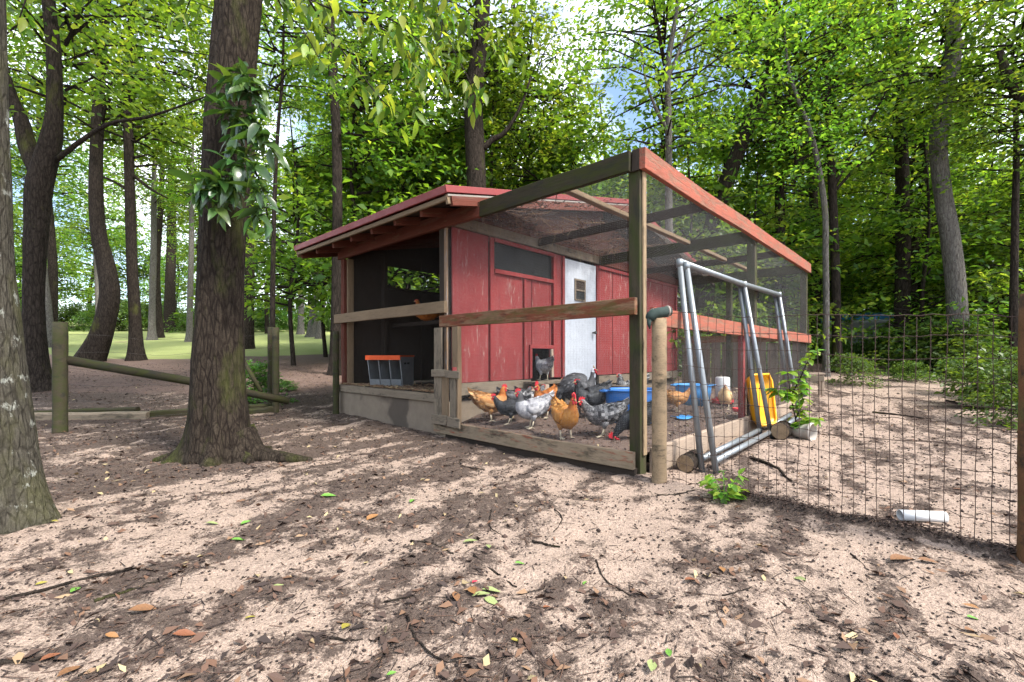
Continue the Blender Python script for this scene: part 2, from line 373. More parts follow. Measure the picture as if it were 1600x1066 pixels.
lawn = sstep(14.2, 17.5, GY+1.5*np.sin(GX*.4))*sstep(-2, -5, GX)-.35*sstep(.55, .62, fbm(GX*.1, GY*.25, 0, 2, 40))
duff = sstep(7.0, 9.0, GY)*sstep(-1, -3, GX)+sstep(9, 12, GY)*sstep(0, 2, GX)*.8
for nm, arr in (('litter', lit), ('lawn', lawn), ('duff', np.clip(duff, 0, 1))):
    a = gm.attributes.new(nm, 'FLOAT', 'POINT'); a.data.foreach_set('value', np.asarray(arr, dtype=np.float32).ravel())
tag(link('ground', gm), kind='structure')

# soil inside the run, raised behind its bottom boards
lx = np.linspace(-2.19, -.03, 90); ly = np.linspace(.03, 5.7, 200); LX, LY = np.meshgrid(lx, ly)
WX = P0.x+math.cos(A0)*LX-math.sin(A0)*LY; WY = P0.y+math.sin(A0)*LX+math.cos(A0)*LY
SZ = np.maximum(soil_z(LX, LY), base_z(WX, WY)+.03)+.05*(fbm(LX*3, LY*3, 0, 3, 31)-.5)+.03*(fbm(LX*11, LY*11, 0, 3, 32)-.5)
ii = (np.arange(199)[:, None]*90+np.arange(89)[None, :]).ravel()
tag(link('run_soil', mesh('run_soil', np.stack([WX, WY, SZ], -1).reshape(-1, 3), np.stack([ii, ii+1, ii+91, ii+90], 1), M['soil'], True)), kind='structure')

# ------------------------------------------------------------ chicken coop
CW0, CW1, CD = -4.55, -2.2, 5.7                 # left and right wall, depth (run coordinates)
OC = Vector(((CW0+CW1)/2, CD/2, 0))
coop = empty('chicken_coop', RM @ OC, A0, 'weathered red wooden chicken coop with open screened front and low gable roof', 'chicken coop')
def c(x, y, z): return Vector((x, y, z))-OC
def cb(name, a, b, w, h, mat, up=(0,0,1), parent=coop, **k): return board(name, c(*a), c(*b), w, h, M[mat], parent, up, **k)
ZE, SL, TR = 2.375, .21, 2.95                     # eave height (t=-.4), slope, ridge
def rz(t): return ZE+SL*(t+.4) if t <= TR else ZE+SL*(2*TR-t+.4)
# concrete footing
for a, b in (((CW0-.04, -.06, -.2), (CW1+.02, .10, .35)), ((CW0-.04, .10, -.2), (CW0+.10, CD, .35)), ((CW1-.12, .10, -.2), (CW1-.03, CD, .35)), ((CW0+.1, CD-.12, -.2), (CW1-.12, CD, .35))):
    m = MB(); m.box(c(*a), c(*b)); o = m.build('concrete_footing', M['concrete'], coop)
    md = o.modifiers.new('b', 'BEVEL'); md.width = .012; md.segments = 2
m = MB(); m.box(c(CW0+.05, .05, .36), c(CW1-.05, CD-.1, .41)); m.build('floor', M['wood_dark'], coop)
# front frame
cb('sill_board', (CW0-.03, -.045, .395), (CW1-.0, -.045, .395), .09, .085, 'wood_grey')
cb('corner_post', (CW0+.045, .03, .44), (CW0+.045, .03, 2.19), .09, .09, 'red_brown', (0,1,0))
cb('corner_post', (CW0+.115, .06, .44), (CW0+.115, .06, 2.19), .035, .09, 'wood_raw', (0,1,0))
cb('corner_post', (CW1-.085, .03, .44), (CW1-.085, .03, 2.19), .09, .09, 'wood_dark', (0,1,0))
cb('corner_trim', (CW1-.018, -.012, .44), (CW1-.018, -.012, 2.19), .045, .022, 'flaked', (0,1,0))
cb('front_beam', (CW0-.03, -.03, 2.262), (-1.66, -.03, 2.262), .05, .145, 'red_brown', seg=3)
cb('middle_rail', (CW0-.06, -.07, 1.355), (CW1+.05, -.07, 1.355), .04, .125, 'wood_raw')
# left wall with its window opening
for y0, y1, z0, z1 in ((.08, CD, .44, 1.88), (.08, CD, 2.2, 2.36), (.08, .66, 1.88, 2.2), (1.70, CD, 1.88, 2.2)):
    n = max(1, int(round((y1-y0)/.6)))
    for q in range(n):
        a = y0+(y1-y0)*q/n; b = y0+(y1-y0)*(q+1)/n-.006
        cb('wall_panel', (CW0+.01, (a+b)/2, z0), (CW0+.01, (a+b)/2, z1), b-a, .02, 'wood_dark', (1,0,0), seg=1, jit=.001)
for q in range(9):
    a, b = .08+q*(CD-.08)/9, .08+(q+1)*(CD-.08)/9-.008
    v = [c(CW0, a, 2.362), c(CW0, b, 2.362), c(CW0, b, rz(b)-.05), c(CW0, a, rz(a)-.05)]; v += [p+Vector((.02, 0, 0)) for p in v]
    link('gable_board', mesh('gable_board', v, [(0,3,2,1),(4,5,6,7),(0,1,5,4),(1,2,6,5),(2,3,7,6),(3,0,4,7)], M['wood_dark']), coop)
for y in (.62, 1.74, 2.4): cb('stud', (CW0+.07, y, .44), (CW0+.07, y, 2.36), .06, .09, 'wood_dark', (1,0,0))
cb('window_frame', (CW0+.05, .66, 1.865), (CW0+.05, 1.70, 1.865), .09, .03, 'wood_dark')
# inner partition and back wall
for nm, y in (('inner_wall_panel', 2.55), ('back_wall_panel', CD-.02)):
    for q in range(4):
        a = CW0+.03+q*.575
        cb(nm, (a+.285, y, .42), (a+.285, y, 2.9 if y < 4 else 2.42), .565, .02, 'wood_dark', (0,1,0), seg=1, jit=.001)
# right wall (faces the run): painted boards with real joints
WX_ = CW1+.0
def panel(y0, y1, z0, z1, mat='red_wall', x=WX_, th=.022, nm='wall_board'):
    return cb(nm, (x, (y0+y1)/2, z0), (x, (y0+y1)/2, z1), (y1-y0)-.010, th, mat, (1,0,0), seg=1, jit=.0012)
panel(.045, .585, .55, 2.21)
panel(.60, 1.175, .55, 1.80); panel(1.19, 1.34, .55, 1.80); panel(1.34, 1.71, .95, 1.80); panel(1.71, 1.745, .55, 1.80); panel(1.755, 2.0, .55, 2.21)
panel(2.80, 3.29, .55, 2.21); panel(3.30, 3.88, .55, 2.21); panel(3.89, 4.45, .55, 2.21); panel(4.46, 5.05, .55, 2.21); panel(5.06, 5.68, .55, 2.21)
T = WX_+.026
def trim(a, b, wd, nm='trim_board', mat='red_trim', x=T, up=(1,0,0), th=.026):
    return cb(nm, (x, a[0], a[1]), (x, b[0], b[1]), wd, th, mat, up, seg=1)
trim((.62, .56), (.62, 2.20), .06); trim((1.79, .56), (1.79, 2.20), .07); trim((1.98, .56), (1.98, 2.20), .05); trim((2.83, .56), (2.83, 2.20), .05)
trim((.66, 2.185), (1.75, 2.185), .045); trim((.66, 1.825), (1.75, 1.825), .05); trim((1.19, .56), (1.19, 1.79), .035)
trim((1.30, .56), (1.30, .93), .045); trim((1.735, .56), (1.735, .93), .05, mat='pale_board'); trim((1.28, .955), (1.76, .955), .045)
trim((2.87, 2.18), (5.68, 2.18), .05); trim((3.90, .56), (3.90, 2.15), .05); trim((5.64, .56), (5.64, 2.15), .07)
# screened window in the wall
m = MB(); m.box(c(WX_-.02, .65, 1.85), c(WX_-.012, 1.75, 2.165)); win = m.build('window', M['glass'], coop)
for y in (1.20,): pass
# wall sill planks and ledger
cb('sill_plank', (T-.004, .05, .475), (T-.004, 1.30, .475), .035, .13, 'wood_grey')
cb('sill_plank', (T-.004, 2.85, .475), (T-.004, 5.68, .475), .035, .13, 'wood_grey')
cb('ledger', (T+.008, .05, 2.275), (T+.008, 2.9, 2.275), .04, .115, 'wood_grey', seg=3)
cb('ledger', (T+.008, 2.91, 2.275), (T+.008, 5.70, 2.275), .04, .115, 'red_brown', seg=3)
# gable above the ledger
n = 9
for q in range(n):
    a, b = .05+q*(CD-.05)/n, .05+(q+1)*(CD-.05)/n-.008
    v = [c(WX_-.011, a, 2.222), c(WX_-.011, b, 2.222), c(WX_-.011, b, rz(b)-.05), c(WX_-.011, a, rz(a)-.05)]
    v += [p+Vector((.022, 0, 0)) for p in v]
    link('gable_board', mesh('gable_board', v, [(0,3,2,1),(4,5,6,7),(0,1,5,4),(1,2,6,5),(2,3,7,6),(3,0,4,7)], M['red_brown']), coop)
# white door with a small pane
m = MB(); m.box(c(WX_-.02, 2.02, .40), c(WX_+.03, 2.79, 2.18)); door = m.build('door', M['white_wood'], coop)
md = door.modifiers.new('b', 'BEVEL'); md.width = .006; md.segments = 2
# pane position (u 893..915, v 430..475)
for (y0, y1, z0, z1, mt) in ((2.235, 2.50, 1.62, 1.93, 'wood_raw'),):
    m = MB()
    m.box(c(WX_+.03, y0, z0), c(WX_+.045, y0+.025, z1)); m.box(c(WX_+.03, y1-.025, z0), c(WX_+.045, y1, z1))
    m.box(c(WX_+.03, y0+.025, z1-.025), c(WX_+.045, y1-.025, z1)); m.box(c(WX_+.03, y0+.025, z0), c(WX_+.045, y1-.025, z0+.025))
    m.box(c(WX_+.031, y0+.025, (z0+z1)/2-.016), c(WX_+.05, y1-.025, (z0+z1)/2+.008)); m.build('window_frame', M['wood_grey'], door)
    m = MB(); m.box(c(WX_+.029, y0+.025, z0+.025), c(WX_+.036, y1-.025, (z0+z1)/2-.017)); m.build('pane', M['glass'], door)
    m = MB(); m.box(c(WX_+.029, y0+.025, (z0+z1)/2+.009), c(WX_+.036, y1-.025, z1-.026)); m.build('pane', M['wood_dark'], door)
m = MB(); m.tube([c(WX_+.03, 2.70, 1.18), c(WX_+.075, 2.70, 1.18)], .012, 8); m.tube([c(WX_+.07, 2.70, 1.18), c(WX_+.095, 2.70, 1.18)], [.022, .026], 10); m.build('door_handle', M['wire'], door, True)
# pop hole ledge, ramp and bracket
cb('ledge', (CW1+.14, 1.15, .505), (CW1+.14, 1.85, .505), .24, .03, 'wood_grey')
cb('ledge_post', (CW1+.22, 1.72, .10), (CW1+.22, 1.72, .49), .08, .05, 'wood_grey', (0,1,0))
cb('ramp', (CW1+.20, 1.28, .48), (CW1+.50, .86, .24), .22, .025, 'pale_board')
cb('perch', (CW0+.03, .80, 1.30), (CW1-.05, .80, 1.30), .06, .05, 'wood_dark')
# rafters and roof
for q in range(8):
    x = -5.02+q*.475
    cb('rafter', (x, -.37, rz(-.37)-.115), (x, TR, rz(TR)-.115), .04, .09, 'red_brown', seg=1)
    cb('rafter', (x, TR+.01, rz(TR)-.115), (x, 6.28, rz(6.28)-.115), .04, .09, 'wood_dark', seg=1)
XL, XR = -5.09, -1.705
npan = 5
for side in (0, 1):
    for q in range(npan):
        a = XL+(XR-XL)*q/npan; b = XL+(XR-XL)*(q+1)/npan; v = []; f = []
        prof = []
        for k in range(3):
            x = a+(b-a)*k/3; w = (b-a)/3
            prof += [(x, 0), (x+w*.62, 0), (x+w*.70, .018), (x+w*.88, .018), (x+w*.96, 0)]
        prof.append((b-.002, 0))
        for (x, z) in prof:
            t0, t1 = ((-.43, TR) if side == 0 else (TR, 6.33))
            v += [c(x, t0, rz(t0)+z-.012), c(x, t1, rz(t1)+z-.012)]
        for k in range(len(prof)-1): f.append((2*k, 2*k+1, 2*k+3, 2*k+2))
        o = link('roof_sheet', mesh('roof_sheet', v, f, M['red_roof']), coop)
        md = o.modifiers.new('s', 'SOLIDIFY'); md.thickness = .003
    t0, t1 = ((-.36, TR-.02) if side == 0 else (TR+.02, 6.28))
    nb = 12
    for q in range(nb):                       # sheathing boards under the metal
        p, r_ = t0+(t1-t0)*q/nb, t0+(t1-t0)*(q+1)/nb-.012; mid = (p+r_)/2
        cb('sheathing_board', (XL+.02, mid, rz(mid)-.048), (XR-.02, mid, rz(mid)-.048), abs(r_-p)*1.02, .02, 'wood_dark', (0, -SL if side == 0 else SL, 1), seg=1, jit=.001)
cb('eave_board', (XL+.01, -.395, ZE-.082), (XR-.01, -.395, ZE-.082), .03, .045, 'wood_raw')
cb('eave_trim', (XL-.01, -.43, ZE-.010), (XR+.01, -.43, ZE-.010), .02, .075, 'red_roof', jit=.001)
for (t0, t1) in ((-.44, TR), (TR, 6.34)):
    for x in (XL, XR):
        sg = 1 if x == XR else -1
        cb('rake_trim', (x+sg*.012, t0, rz(t0)-.005), (x+sg*.012, t1, rz(t1)-.005), .02, .065, 'red_roof', jit=.001)
        cb('rake_edge', (x+sg*.006, t0+.03, rz(t0)-.052), (x+sg*.006, t1, rz(t1)-.052), .014, .022, 'white_edge', jit=.001)
        cb('rake_board', (x-sg*.012, t0+.03, rz(t0)-.088), (x-sg*.012, t1, rz(t1)-.088), .03, .085, 'wood_raw')
# wire cloth: one sheet of real thin wires, shared by every panel
CLW, CLH = 1.89, 2.05
def _cloth(mat, sp=.0135, r=.00032):
    v = []; f = []; off = [(1, 0), (-.5, .87), (-.5, -.87)]
    def seg(a, b, S, Nn):
        i = len(v)
        for p in (a, b):
            for (e, g_) in off: v.append(np.array(p)+r*(e*np.array(S)+g_*np.array(Nn)))
        for k in range(3): f.append((i+k, i+(k+1) % 3, i+3+(k+1) % 3, i+3+k))
    for k in range(int(CLW/sp)+1): seg((k*sp, 0, 0), (k*sp, CLH, 0), (1, 0, 0), (0, 0, 1))
    for k in range(int(CLH/sp)+1): seg((0, k*sp, .0006), (CLW, k*sp, .0006), (0, 1, 0), (0, 0, 1))
    return mesh('wire_cloth', np.array(v), np.array(f), mat)
CLOTH = _cloth(M['mesh_wire']); CLOTH_D = _cloth(M['wire']); CLOTH_R = _cloth(M['mesh_wire'], .021, .0004)
def wire_cloth(parent, org, U, V, lu, lv, me=CLOTH):
    U, V = Vector(U), Vector(V); q = Matrix((U, V, U.cross(V))).transposed().to_quaternion()
    return tag(link('wire_cloth', me, parent, org, q, (lu/CLW, lv/CLH, 1)), kind='stuff')
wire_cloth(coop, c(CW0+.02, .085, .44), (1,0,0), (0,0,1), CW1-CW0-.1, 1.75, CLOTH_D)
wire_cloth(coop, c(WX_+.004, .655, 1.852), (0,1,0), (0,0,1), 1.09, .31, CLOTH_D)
# straw on the coop floor
rn = np.random.default_rng(4)
def sticks_stuff(name, P, D, L, r, mat, tint=None, parent=None):
    """many short flat strips"""
    P, D = np.asarray(P), np.asarray(D); D = D/np.linalg.norm(D, axis=1, keepdims=True)
    S = np.cross(D, [0, 0, 1.]); S /= np.linalg.norm(S, axis=1, keepdims=True)+1e-9
    L = np.asarray(L)[:, None]; r = np.asarray(r)[:, None]*np.ones((len(P), 1)); U = np.cross(S, D)
    v = np.stack([P-D*L/2-S*r, P-D*L/2+S*r, P-D*L/2+U*r*1.4, P+D*L/2-S*r, P+D*L/2+S*r, P+D*L/2+U*r*1.4], 1)
    n = len(P); b = np.arange(n)[:, None]*6
    f = np.concatenate([b+np.array([0, 3, 5, 2]), b+np.array([2, 5, 4, 1]), b+np.array([1, 4, 3, 0])])
    me = mesh(name, v.reshape(-1, 3), f, mat, tint=np.tile(tint if tint is not None else rn.random(n), 3))
    return tag(link(name, me, parent), kind='stuff')
n = 1500
P = np.stack([rn.uniform(CW0+.08, CW1-.1, n), np.abs(rn.normal(0, .4, n))-.07, np.full(n, .435)+rn.random(n)*.02], 1)-np.array(OC)
P[:, 2] += np.where(P[:, 1]+OC.y > .03, -.005, .012)
a = rn.random(n)*6.28
sticks_stuff('straw', P, np.stack([np.cos(a), np.sin(a), rn.normal(0, .12, n)], 1), rn.uniform(.015, .06, n), rn.uniform(.002, .005, n), M['litter'], .8+.2*rn.random(n), coop)

# ------------------------------------------------------------ wire run beside the coop
OR = Vector((-1.1, 2.85, 0))
run = empty('chicken_run', RM @ OR, A0, 'weathered timber chicken run covered with wire cloth, attached to the red coop', 'chicken run')
def k_(x, y, z): return Vector((x, y, z))-OR
def rb(name, a, b, w, h, mat, up=(0,0,1), parent=run, **k): return board(name, k_(*a), k_(*b), w, h, M[mat], parent, up, **k)
rb('post', (-.045, .045, -.12), (-.045, .045, 2.335), .09, .09, 'post_moss', (0,1,0), seg=3)
rb('post_face', (.008, .05, .12), (.008, .05, 2.19), .05, .014, 'post_tan', (1,0,0))
rb('post_cap_block', (-.03, -.012, 2.19), (-.03, -.012, 2.345), .06, .024, 'wood_dark', (0,1,0), seg=1)
rb('post', (-.045, 2.85, -.05), (-.045, 2.85, 2.335), .09, .09, 'post_moss', (0,1,0))
rb('post', (-.045, 5.68, 0), (-.045, 5.68, 2.30), .09, .09, 'post_moss', (0,1,0))
rb('post', (-1.2, 5.68, .1), (-1.2, 5.68, 2.19), .09, .09, 'post_moss', (0,1,0))
rb('top_beam', (-1.655, -.03, 2.262), (-.063, -.03, 2.262), .045, .148, 'wood_moss', seg=4)
rb('top_rail', (.024, -.02, 2.265), (.024, 5.74, 2.265), .045, .15, 'salmon', seg=5, jit=.004)
rb('front_rail', (-2.25, -.06, 1.20), (.0, -.06, 1.20), .04, .122, 'red_rail', seg=3)
rb('side_rail', (.03, .12, 1.135), (.03, 5.74, 1.115), .04, .135, 'salmon', seg=4)
rb('bottom_board', (-2.32, -.075, .095), (-.01, -.075, .095), .04, .125, 'stained', seg=3)
rb('footing_board', (-2.25, -.03, -.05), (-.02, -.03, -.05), .05, .16, 'wood_dark', seg=3)
rb('side_bottom_board', (.03, .12, .045), (.03, 5.7, .07), .04, .23, 'pale_board', seg=4)
for q, (t, h) in enumerate(((1.42, .09), (2.85, .14), (4.25, .09), (5.66, .14))):
    rb('joist', (-2.13, t, 2.335-h/2-.004), (-.003, t, 2.335-h/2-.004), .04, h, 'wood_moss' if q % 2 else 'wood_dark', seg=3)
for t0, t1 in ((.0, 1.39), (1.45, 2.82), (2.88, 4.22), (4.28, 5.63)):
    rb('purlin', (-.80, t0, 2.30), (-.80, t1, 2.30), .07, .045, 'wood_raw', seg=2)
rb('back_rail', (-2.15, 5.66, 1.14), (-.09, 5.66, 1.14), .04, .12, 'red_rail')
for q in range(11):                                  # grey boards closing the lower back
    x = -2.1+q*.187
    if abs(x+1.2+.06) < .06: x += .0
    rb('back_board', (x+.09, 5.735, .22+.02*(q % 3)), (x+.09, 5.735, 1.06+.03*((q*7) % 4)), .165, .018, 'wood_grey', (0,1,0), seg=1)
rb('side_post', (-.03, 2.42, .1), (-.03, 2.42, 1.06), .06, .06, 'red_trim', (0,1,0))
# short slatted gate panel nailed beside the coop corner
for (x, w, z0, z1, mt) in ((-2.235, .125, .13, 1.135, 'wood_grey'), (-2.115, .10, .14, .70, 'wood_raw'), (-1.985, .10, .14, .69, 'wood_grey'), (-1.955, .085, .73, 1.135, 'wood_raw')):
    rb('gate_slat', (x, -.105, z0), (x, -.105, z1), w, .02, mt, (0,1,0), seg=2)
rb('gate_slat', (-1.905, -.1, .13), (-1.905, -.1, 1.135), .02, .05, 'wood_raw', (0,1,0))
for z, h, x0, x1 in ((.665, .075, -2.30, -2.08), (.655, .075, -2.075, -1.87), (.185, .10, -2.31, -2.06), (.175, .10, -2.055, -1.86)):
    rb('gate_batten', (x0, -.128, z), (x1, -.128, z), .02, h, 'wood_grey', seg=1)
wire_cloth(run, k_(-2.17, -.0335, .15), (1,0,0), (0,0,1), 2.08, 2.05)
for q in range(3):
    wire_cloth(run, k_(.0005, .1+q*1.85, .15), (0,1,0), (0,0,1), 1.849, 2.05)
    wire_cloth(run, k_(-.0, .0+q*1.885, 2.343), (0,1,0), (-1,0,0), 1.884, 2.15, CLOTH_R)
wire_cloth(run, k_(-2.15, 5.705, .2), (1,0,0), (0,0,1), 2.1, 2.0, CLOTH_R)
# dead leaves and twigs lying on the wire roof, thick next to the coop
n = 9000
X = -2.15+np.abs(rn.normal(0, .75, n)); Y = rn.uniform(.03, 5.6, n); ok = X < -.02
keep = (fbm(X*2.2, Y*2.2, 0, 3, 55) > .40+.16*(X+2.15)); ok &= keep
X, Y = X[ok], Y[ok]; n = len(X)
PL = np.stack([X, Y, 2.347+rn.random(n)*.02], 1)
def flakes(name, P, size, mat, tint, parent=None, flat=.35, asp=.55, kind='stuff'):
    """many small bent leaf pieces: 4-corner blades"""
    n = len(P); a = rn.random(n)*6.2832
    N = np.stack([rn.normal(0, flat, n), rn.normal(0, flat, n), np.ones(n)], 1); N /= np.linalg.norm(N, axis=1, keepdims=True)
    D = np.stack([np.cos(a), np.sin(a), np.zeros(n)], 1); D -= N*(D*N).sum(1, keepdims=True); D /= np.linalg.norm(D, axis=1, keepdims=True)
    S = np.cross(N, D); L = np.asarray(size)[:, None]; w = L*asp*rn.uniform(.5, 1.1, (n, 1)); cu = L*rn.uniform(-.05, .32, (n, 1))
    v = np.stack([P-D*L*.5, P-S*w*.5+D*L*rn.uniform(-.2, .2, (n, 1))+N*cu, P+D*L*.5, P+S*w*.5+D*L*rn.uniform(-.2, .2, (n, 1))+N*cu*rn.uniform(.2, 1, (n, 1))], 1)
    f = np.arange(n*4).reshape(n, 4)
    return tag(link(name, mesh(name, v.reshape(-1, 3), f, mat, tint=tint), parent), kind=kind)
MWn = np.array(RM.to_3x3()); PLw = PL @ MWn.T+np.array(P0)
o = flakes('roof_leaf_litter', PLw, rn.uniform(.015, .055, n), M['litter'], rn.random(n)**1.2*.95); o['label'] = 'dead leaves and twigs caught on the wire roof of the run'; o['category'] = 'leaf litter'
n = 260
X = -2.1+np.abs(rn.normal(0, .5, n)); Y = rn.uniform(.1, 3.2, n); a = rn.random(n)*6.28
PT = np.stack([X, Y, np.full(n, 2.332)], 1) @ MWn.T+np.array(P0)
o = sticks_stuff('roof_twigs', PT, np.stack([np.cos(a), np.sin(a), rn.normal(0, .1, n)], 1), rn.uniform(.08, .45, n), rn.uniform(.0015, .004, n), M['litter'], rn.uniform(.5, .95, n))
o['label'] = 'loose dead twigs tangled in the wire roof near the coop'; o['category'] = 'twigs'

n = 140; hx = -2.12+np.abs(rn.normal(0, .35, n)); hy = rn.uniform(.0, 3., n); hl = rn.uniform(.04, .22, n)
PH = np.stack([hx, hy, 2.33-hl*.5], 1) @ MWn.T+np.array(P0)
o = sticks_stuff('hanging_straw', PH, np.stack([rn.normal(0, .35, n), rn.normal(0, .35, n), np.full(n, -1.)], 1), hl, np.full(n, .0012), M['litter'], rn.uniform(.6, 1, n)); o['label'] = 'loose straw hanging through the wire roof beside the coop wall'; o['category'] = 'straw'
# ------------------------------------------------------------ trees
def trunk_mesh(name, path, rad, mat, ns=24, n=40, rough=.05, flare=0., fh=.5, lobes=5, seed=0, groove=None):
    P = np.array(spline(path, n)); rr = np.interp(np.linspace(0, 1, n), np.linspace(0, 1, len(rad)), rad)
    th = np.linspace(0, 2*np.pi, ns, endpoint=False); v = np.zeros((n, ns, 3))
    z0 = P[0, 2]
    T = np.gradient(P, axis=0); T /= np.linalg.norm(T, axis=1, keepdims=True)
    X = np.array([1., 0, 0])[None]-T*T[:, :1]; X /= np.linalg.norm(X, axis=1, keepdims=True); Y = np.cross(T, X)
    L = np.concatenate([[0], np.cumsum(np.linalg.norm(np.diff(P, axis=0), axis=1))])
    h = np.maximum(P[:, 2]-z0, 0)[:, None]
    nz = fbm(np.cos(th)[None]*1.3+seed, np.sin(th)[None]*1.3, L[:, None]*1.1, 3, seed)-.5
    k = max(4, int(rr.mean()*2*np.pi/.05)); wob = (fbm(th[None]*0+seed, L[:, None]*2.5, 0, 2, seed+5)-.5)*1.2
    rid = np.abs(np.sin((th[None]+wob)*k/2+4*(fbm(np.cos(th)[None]*2+seed, np.sin(th)[None]*2, L[:, None]*3, 2, seed+3)-.5)))
    r = rr[:, None]*(1+nz*2.2*rough*2)+(rid-.5)*rough*.25*rr.mean()
    fl = np.exp(-h/fh); lob = .5+.5*np.cos(lobes*th+seed*1.7+1.3*np.sin(2*th+seed))
    r = r*(1+flare*fl*(.35+1.0*lob**1.5))
    if groove is not None:
        g = np.exp(-((np.angle(np.exp(1j*(th-groove))))/.28)**2)[None]; r = r*(1-.16*g*np.clip(1.15-h*.45, 0, 1))
    v = P[:, None, :]+r[..., None]*(np.cos(th)[None, :, None]*X[:, None, :]+np.sin(th)[None, :, None]*Y[:, None, :])
    i = np.arange(n-1)[:, None]*ns; j = np.arange(ns)[None]; j2 = (j+1) % ns
    f = np.stack([i+j, i+j2, i+ns+j2, i+ns+j], -1).reshape(-1, 4)
    return mesh(name, v.reshape(-1, 3), f, mat, True)
def leaf_quads(P, D, N, L, asp, fold):
    N = N/np.linalg.norm(N, axis=1, keepdims=True); D = D-N*(D*N).sum(1, keepdims=True); D /= np.linalg.norm(D, axis=1, keepdims=True)+1e-9
    S = np.cross(N, D); L = np.asarray(L)[:, None]; w = L*asp
    v = np.stack([P, P+D*L*.48-S*w*.5+N*L*fold, P+D*L-N*L*.10, P+D*L*.48+S*w*.5+N*L*fold], 1)
    return v.reshape(-1, 3), np.arange(len(P)*4).reshape(-1, 4)
def crown_mesh(name, seed, Rr, H, nbr, spr, per, leaf, mat, prof=None, spread=.32, asp=.5, up=.7, gap=.0):
    g = np.random.default_rng(seed)
    z = g.random(nbr)**.9; az = np.cumsum(2.4+g.normal(0, .4, nbr))
    pf = prof or (lambda q: np.sin(np.pi*np.clip(q*.86+.10, 0, 1))**.7)
    ln = Rr*pf(z)*g.uniform(.6, 1.15, nbr); rise = g.uniform(-.15, .45, nbr)
    d = np.stack([np.cos(az), np.sin(az), rise], 1)
    br = []; 
    q = g.uniform(.22, 1.0, (nbr, spr))**.75
    a0 = np.stack([0*z, 0*z, z*H*.9], 1)
    pos = a0[:, None]+d[:, None]*(ln[:, None]*q)[..., None]; pos[..., 2] -= .10*(q*ln[:, None])**2/ max(Rr, 1)
    pos += g.normal(0, .16*Rr/2.5, pos.shape)
    C = pos.reshape(-1, 3); out = np.repeat(d, spr, 0)*np.array([1, 1, .2])
    out = out+g.normal(0, .5, out.shape)*np.array([1, 1, .35]); out /= np.linalg.norm(out, axis=1, keepdims=True)
    m = len(C); t = g.random((m, per)); side = np.cross(out, [0, 0, 1.]); side /= np.linalg.norm(side, axis=1, keepdims=True)
    sg = np.where(g.random((m, per)) < .5, -1., 1.)
    sp = spread*Rr/2.5
    lp = C[:, None]+out[:, None]*((t-.35)*sp*2.4)[..., None]+side[:, None]*(sg*g.random((m, per))*sp*(1.1-.7*t))[..., None]+g.normal(0, sp*.22, (m, per, 3))
    ld = out[:, None]*.6+side[:, None]*(sg*.9)[..., None]+np.array([0, 0, -.35])+g.normal(0, .35, (m, per, 3))
    ln_ = np.array([0, 0, 1.])*up+g.normal(0, .45, (m, per, 3))
    n = m*per
    v, f = leaf_quads(lp.reshape(n, 3), ld.reshape(n, 3), ln_.reshape(n, 3), leaf*g.uniform(.5, 1.4, n), asp, .10)
    ct = np.repeat(g.normal(.41, .22, m), per); tint = np.clip(ct+g.normal(0, .17, n), 0, 1)
    cm = mesh(name, v, f, mat, tint=tint)
    b = MB()
    for i in range(nbr):
        e = a0[i]+d[i]*ln[i]; mid = a0[i]+d[i]*ln[i]*.5+np.array([0, 0, .12])
        b.tube([a0[i], mid, e-np.array([0, 0, .1*ln[i]**2/max(Rr, 1)])], [.03*Rr/2.5, .018*Rr/2.5, .006], 4, False)
    return cm, mesh(name+'_limbs', b.v, b.f, M['bark_dark'])
low = lambda q: np.clip(1.1-.75*q, .2, 1)
CA = [crown_mesh('crown', s, 3.0, 7.0, 54, 6, 15, .165, M['leaf'], spread=.36) for s in (1, 2, 3)]
CU = [crown_mesh('understory_crown', s, 2.2, 4.4, 40, 5, 15, .145, M['leaf'], low, spread=.36) for s in (11, 12, 13)]
CF = [crown_mesh('far_crown', s, 4.2, 11., 70, 6, 12, .30, M['leaf_far'], low, spread=.40) for s in (21, 22)]
CS = [crown_mesh('shrub_foliage', s, 1.0, 1.1, 34, 5, 15, .10, M['shrub'], low, spread=.5, asp=.42) for s in (31, 32, 33)]
tr = random.Random(11)
TV = [trunk_mesh('trunk', [(0,0,-.3), (.1*a, .06*b, 3), (-.15*b, .1*a, 6.5), (.2*a, -.1, 10), (.1, .1*b, 13.5)], [.17, .135, .11, .08, .03], M[m], 12, 26, .05, .5, .3, 4, s)
      for s, (a, b, m) in enumerate(((1, -1, 'bark_dark'), (-1.5, 1, 'bark_grey'), (.5, 2, 'bark_dark')))]
UV = [trunk_mesh('trunk', [(0,0,-.2), (.08*a, .05, 1.6), (-.1, .08*a, 3.6), (.1*a, 0, 6.0)], [.055, .045, .03, .012], M['bark_dark'], 8, 14, .05, .3, .2, 4, s) for s, a in ((5, 1), (6, -1.4))]
def tall_tree(x, y, sc, k, label, group, zc=4.8, cat='tree', name='forest_tree', csc=1.0):
    t = empty(name, (x, y, gz(x, y)), tr.uniform(0, 6.28), label, cat, group); t.scale = (sc,)*3
    link('trunk', TV[k % 3], t); cm, lm = CA[k % 3]
    link('crown', cm, t, (0, 0, zc), (0, 0, tr.uniform(0, 6)), csc); link('limbs', lm, t, (0, 0, zc), None, csc)
    return t
